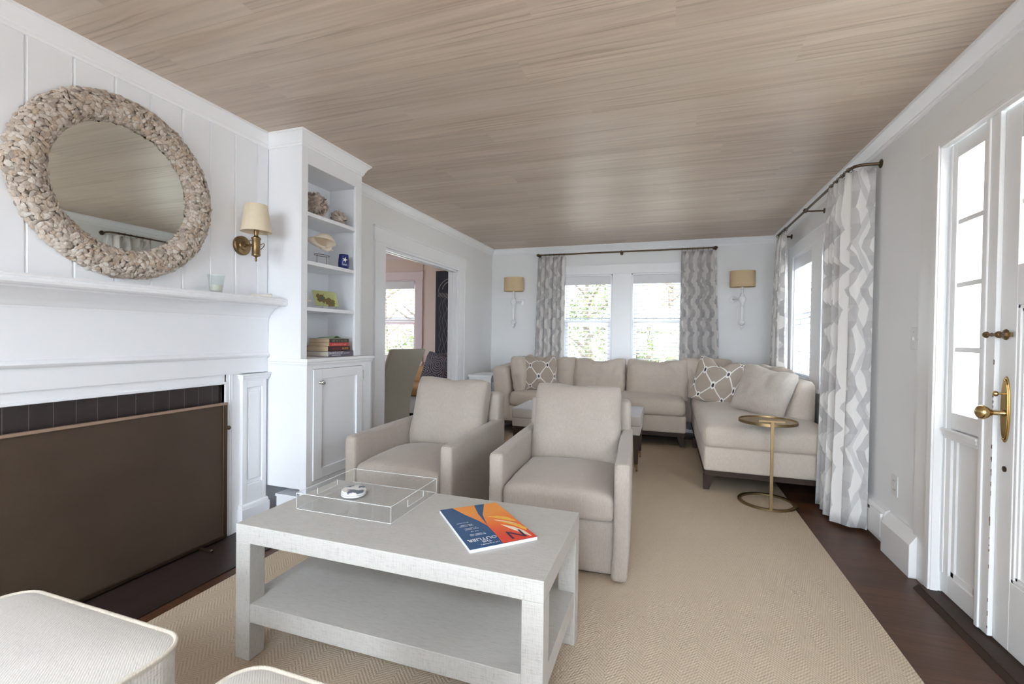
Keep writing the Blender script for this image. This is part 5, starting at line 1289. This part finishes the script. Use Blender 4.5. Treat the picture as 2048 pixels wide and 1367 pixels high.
DW = mk_wood('dark_walnut', S(84, 58, 42), S(120, 86, 62))
MB().box(-4.6, -3.42, 4.30, 5.25, .71, .75).build('table_top', DW, dt, bevel=.004)
for x in (-4.5, -3.55):
    for y in (4.4, 5.15): MB().box(x-.04, x+.04, y-.04, y+.04, 0, .711).build('leg', DW, dt, bevel=.003)
bn = thing('banquette', 'tan leather banquette with white base along the dining room wall', 'bench', (-3.5, 5.85, 0))
MB().box(-4.8, -2.56, 5.56, 6.14, .10, .33).build('base', M['trim'], bn, bevel=.003)
MB().box(-4.8, -2.56, 5.62, 6.14, 0, .10).build('toe_kick', M['black'], bn)
MB().soft(2.22, .60, .15, .045, T(-3.67, 5.82, .405), n=(20, 10, 8), crown=.01).build('seat_cushion', M['tan'], bn, smooth=50)
MB().soft(2.22, .14, .24, .05, T(-3.67, 6.07, .595), n=(20, 8, 8)).build('back_cushion', M['tan'], bn, smooth=50)
tag(MB().pillow(.46, .44, .14, T(-3.06, 5.74, .70) @ Rz(-18) @ Rx(-14) @ Ry(12), 26, .06, .006, 3, 2.4).build('throw_pillow', M['navy'], smooth=80), 'navy pillow with stitched circles, in front on the tan banquette', 'pillow', 'navy patterned pillows')
tag(MB().pillow(.42, .42, .12, T(-3.02, 5.90, .72) @ Rz(8) @ Rx(-12) @ Ry(-8), 26, .06, .006, 4, 2.4).build('throw_pillow', M['navy'], smooth=80), 'navy pillow half hidden behind the other on the tan banquette', 'pillow', 'navy patterned pillows')
art = thing('jellyfish_panel', 'tall dark navy art panel with a pale line-drawn jellyfish', 'wall art', (-2.95, FAR-.03, .72))
AY = FAR-.034
MB().box(-3.285, -2.62, AY, FAR-.013, .72, 2.125).build('canvas', plain('navy_canvas', S(38, 42, 56), .7), art, bevel=.002)
b = MB(); jc = -2.985; jz = 1.80
def strip(pts, w=.0022): b.tube([(x, AY-.002, z) for x, z in pts], w, 5)
strip([(jc+.25*math.cos(a), jz+.02+.20*math.sin(a)) for a in [PI*k/24 for k in range(25)]], .004)
strip([(jc+.19*math.cos(a), jz+.03+.15*math.sin(a)) for a in [PI*.45+PI*.5*k/12 for k in range(13)]], .005)
for dz in (0, -.015, -.03, -.045): strip([(jc-.26+.52*k/40, jz+dz+.012*math.sin(k*1.4+dz*90)-.02*math.sin(PI*k/40)) for k in range(41)], .002)
for i, x in enumerate((-.22, -.17, -.13, -.08, -.04, .0, .04, .09, .14, .2)):
    L_ = (.9, 1.0, .96, .7, .8, .6, .8, .9, .9, 1.0)[i]
    strip([(jc+x+.016*math.sin(k*.55+i*1.3), jz-.06-L_*k/50) for k in range(51)], .0014 if i < 3 else .002)
b.build('jellyfish_drawing', plain('pale_pink_line', S(190, 176, 172), .6), art)

# ------------------------------------------------------------------ outdoors
struct(MB().box(-30, 30, -24, 40, -.75, -.7).build('ground', M['bounce_ground'], smooth=0))
def tree(label, x, y, h, r, seed, n=2600, leaf=M['leaf'], zc=None, lsz=.09):
    t = thing('tree', label, 'tree', (x, y, -.7)); rnd = random.Random(seed)
    b = MB(); zc = zc or h*.6
    b.tube([(x, y, -.7), (x+.06, y, h*.2), (x-.05, y+.1, h*.45), (x, y, h*.85)], [.11, .09, .07, .02], 8)
    for k in range(9):
        z0 = h*(.12+.07*k); a = rnd.uniform(0, 2*PI); l = r*rnd.uniform(.5, .9)
        b.tube([(x, y, z0), (x+l*.5*math.cos(a), y+l*.5*math.sin(a), z0+l*.35), (x+l*math.cos(a), y+l*math.sin(a), z0+l*.6)], [.045, .03, .01], 6)
    b.build('trunk', M['bark'], t, smooth=50)
    b = MB(); cl = [(rnd.gauss(0, .45)*r, rnd.gauss(0, .45)*r, zc+rnd.gauss(0, .30)*h*.8, rnd.uniform(.25, .5)*r) for _ in range(22)]
    for k in range(n):
        c = cl[k % len(cl)]; d = Vector((rnd.gauss(0, 1), rnd.gauss(0, 1), rnd.gauss(0, 1))).normalized()*c[3]*rnd.uniform(.5, 1)
        p = Vector((x+c[0], y+c[1], c[2]))+d; u = Vector((rnd.gauss(0, 1), rnd.gauss(0, 1), rnd.gauss(0, 1))).normalized(); w = u.orthogonal().normalized(); s = lsz*rnd.uniform(.6, 1.3)
        if p.z < -.65: continue
        b.add([p-u*s*.5, p+w*s*.28, p+u*s*.5, p-w*s*.28], [(0, 1, 2, 3)])
    b.build('foliage', leaf, t, smooth=0)
tree('leafy green tree outside the left far window', -1.7, 10.2, 3.4, 1.2, 3, 2600)
tree('loose autumn-tinged tree outside the far windows', .1, 12.5, 4.6, 2.0, 5, 3200, M['leaf2'], 3.1)
tree('bushy green tree low outside the right far window', -.55, 9.3, 2.0, 1.1, 8, 3000, M['leaf'], .7, .07)
tree('green hedge tree outside the dining room window', -5.4, 9.6, 2.2, 1.4, 9, 3200, M['leaf'], .8, .08)
tree('thin tree beyond the dining room window', -8.3, 12.2, 4.2, 1.5, 12, 2000, M['leaf2'], 3.0)
hs = thing('neighbour_house', 'white neighbouring house with porch posts beyond the left far window', 'house', (-5.3, 16, -.7))
MB().box(-6.6, -4.6, 15, 19, -.7, 2.3).build('wall', M['siding'], hs, smooth=0)
MB().prism([(-6.9, 2.3), (-4.3, 2.3), (-5.6, 3.3)], 'y', 14.6, 19.4).build('roof', plain('grey_shingle', S(128, 130, 136), .9), hs, smooth=0)
for x in (-4.5, -3.6, -2.9): MB().box(x-.07, x+.07, 13.4, 13.54, -.7, 1.5).build('porch_post', M['siding'], hs, smooth=0)
MB().box(-4.8, -2.6, 13.2, 15.0, 1.5, 1.62).build('porch_roof', M['siding'], hs, smooth=0)
fn = thing('fence', 'white vertical board fence outside the right-hand windows', 'fence', (4.2, 15.5, -.7))
b = MB()
for k in range(60): b.box(4.2, 4.23, 11.0+k*.15, 11.0+k*.15+.135, -.7, 1.12)
b.build('fence_boards', M['siding'], fn, smooth=0)
MB().box(4.23, 4.27, 11, 20, .9, 1.0).box(4.23, 4.27, 11, 20, -.3, -.2).build('rails', M['siding'], fn, smooth=0)
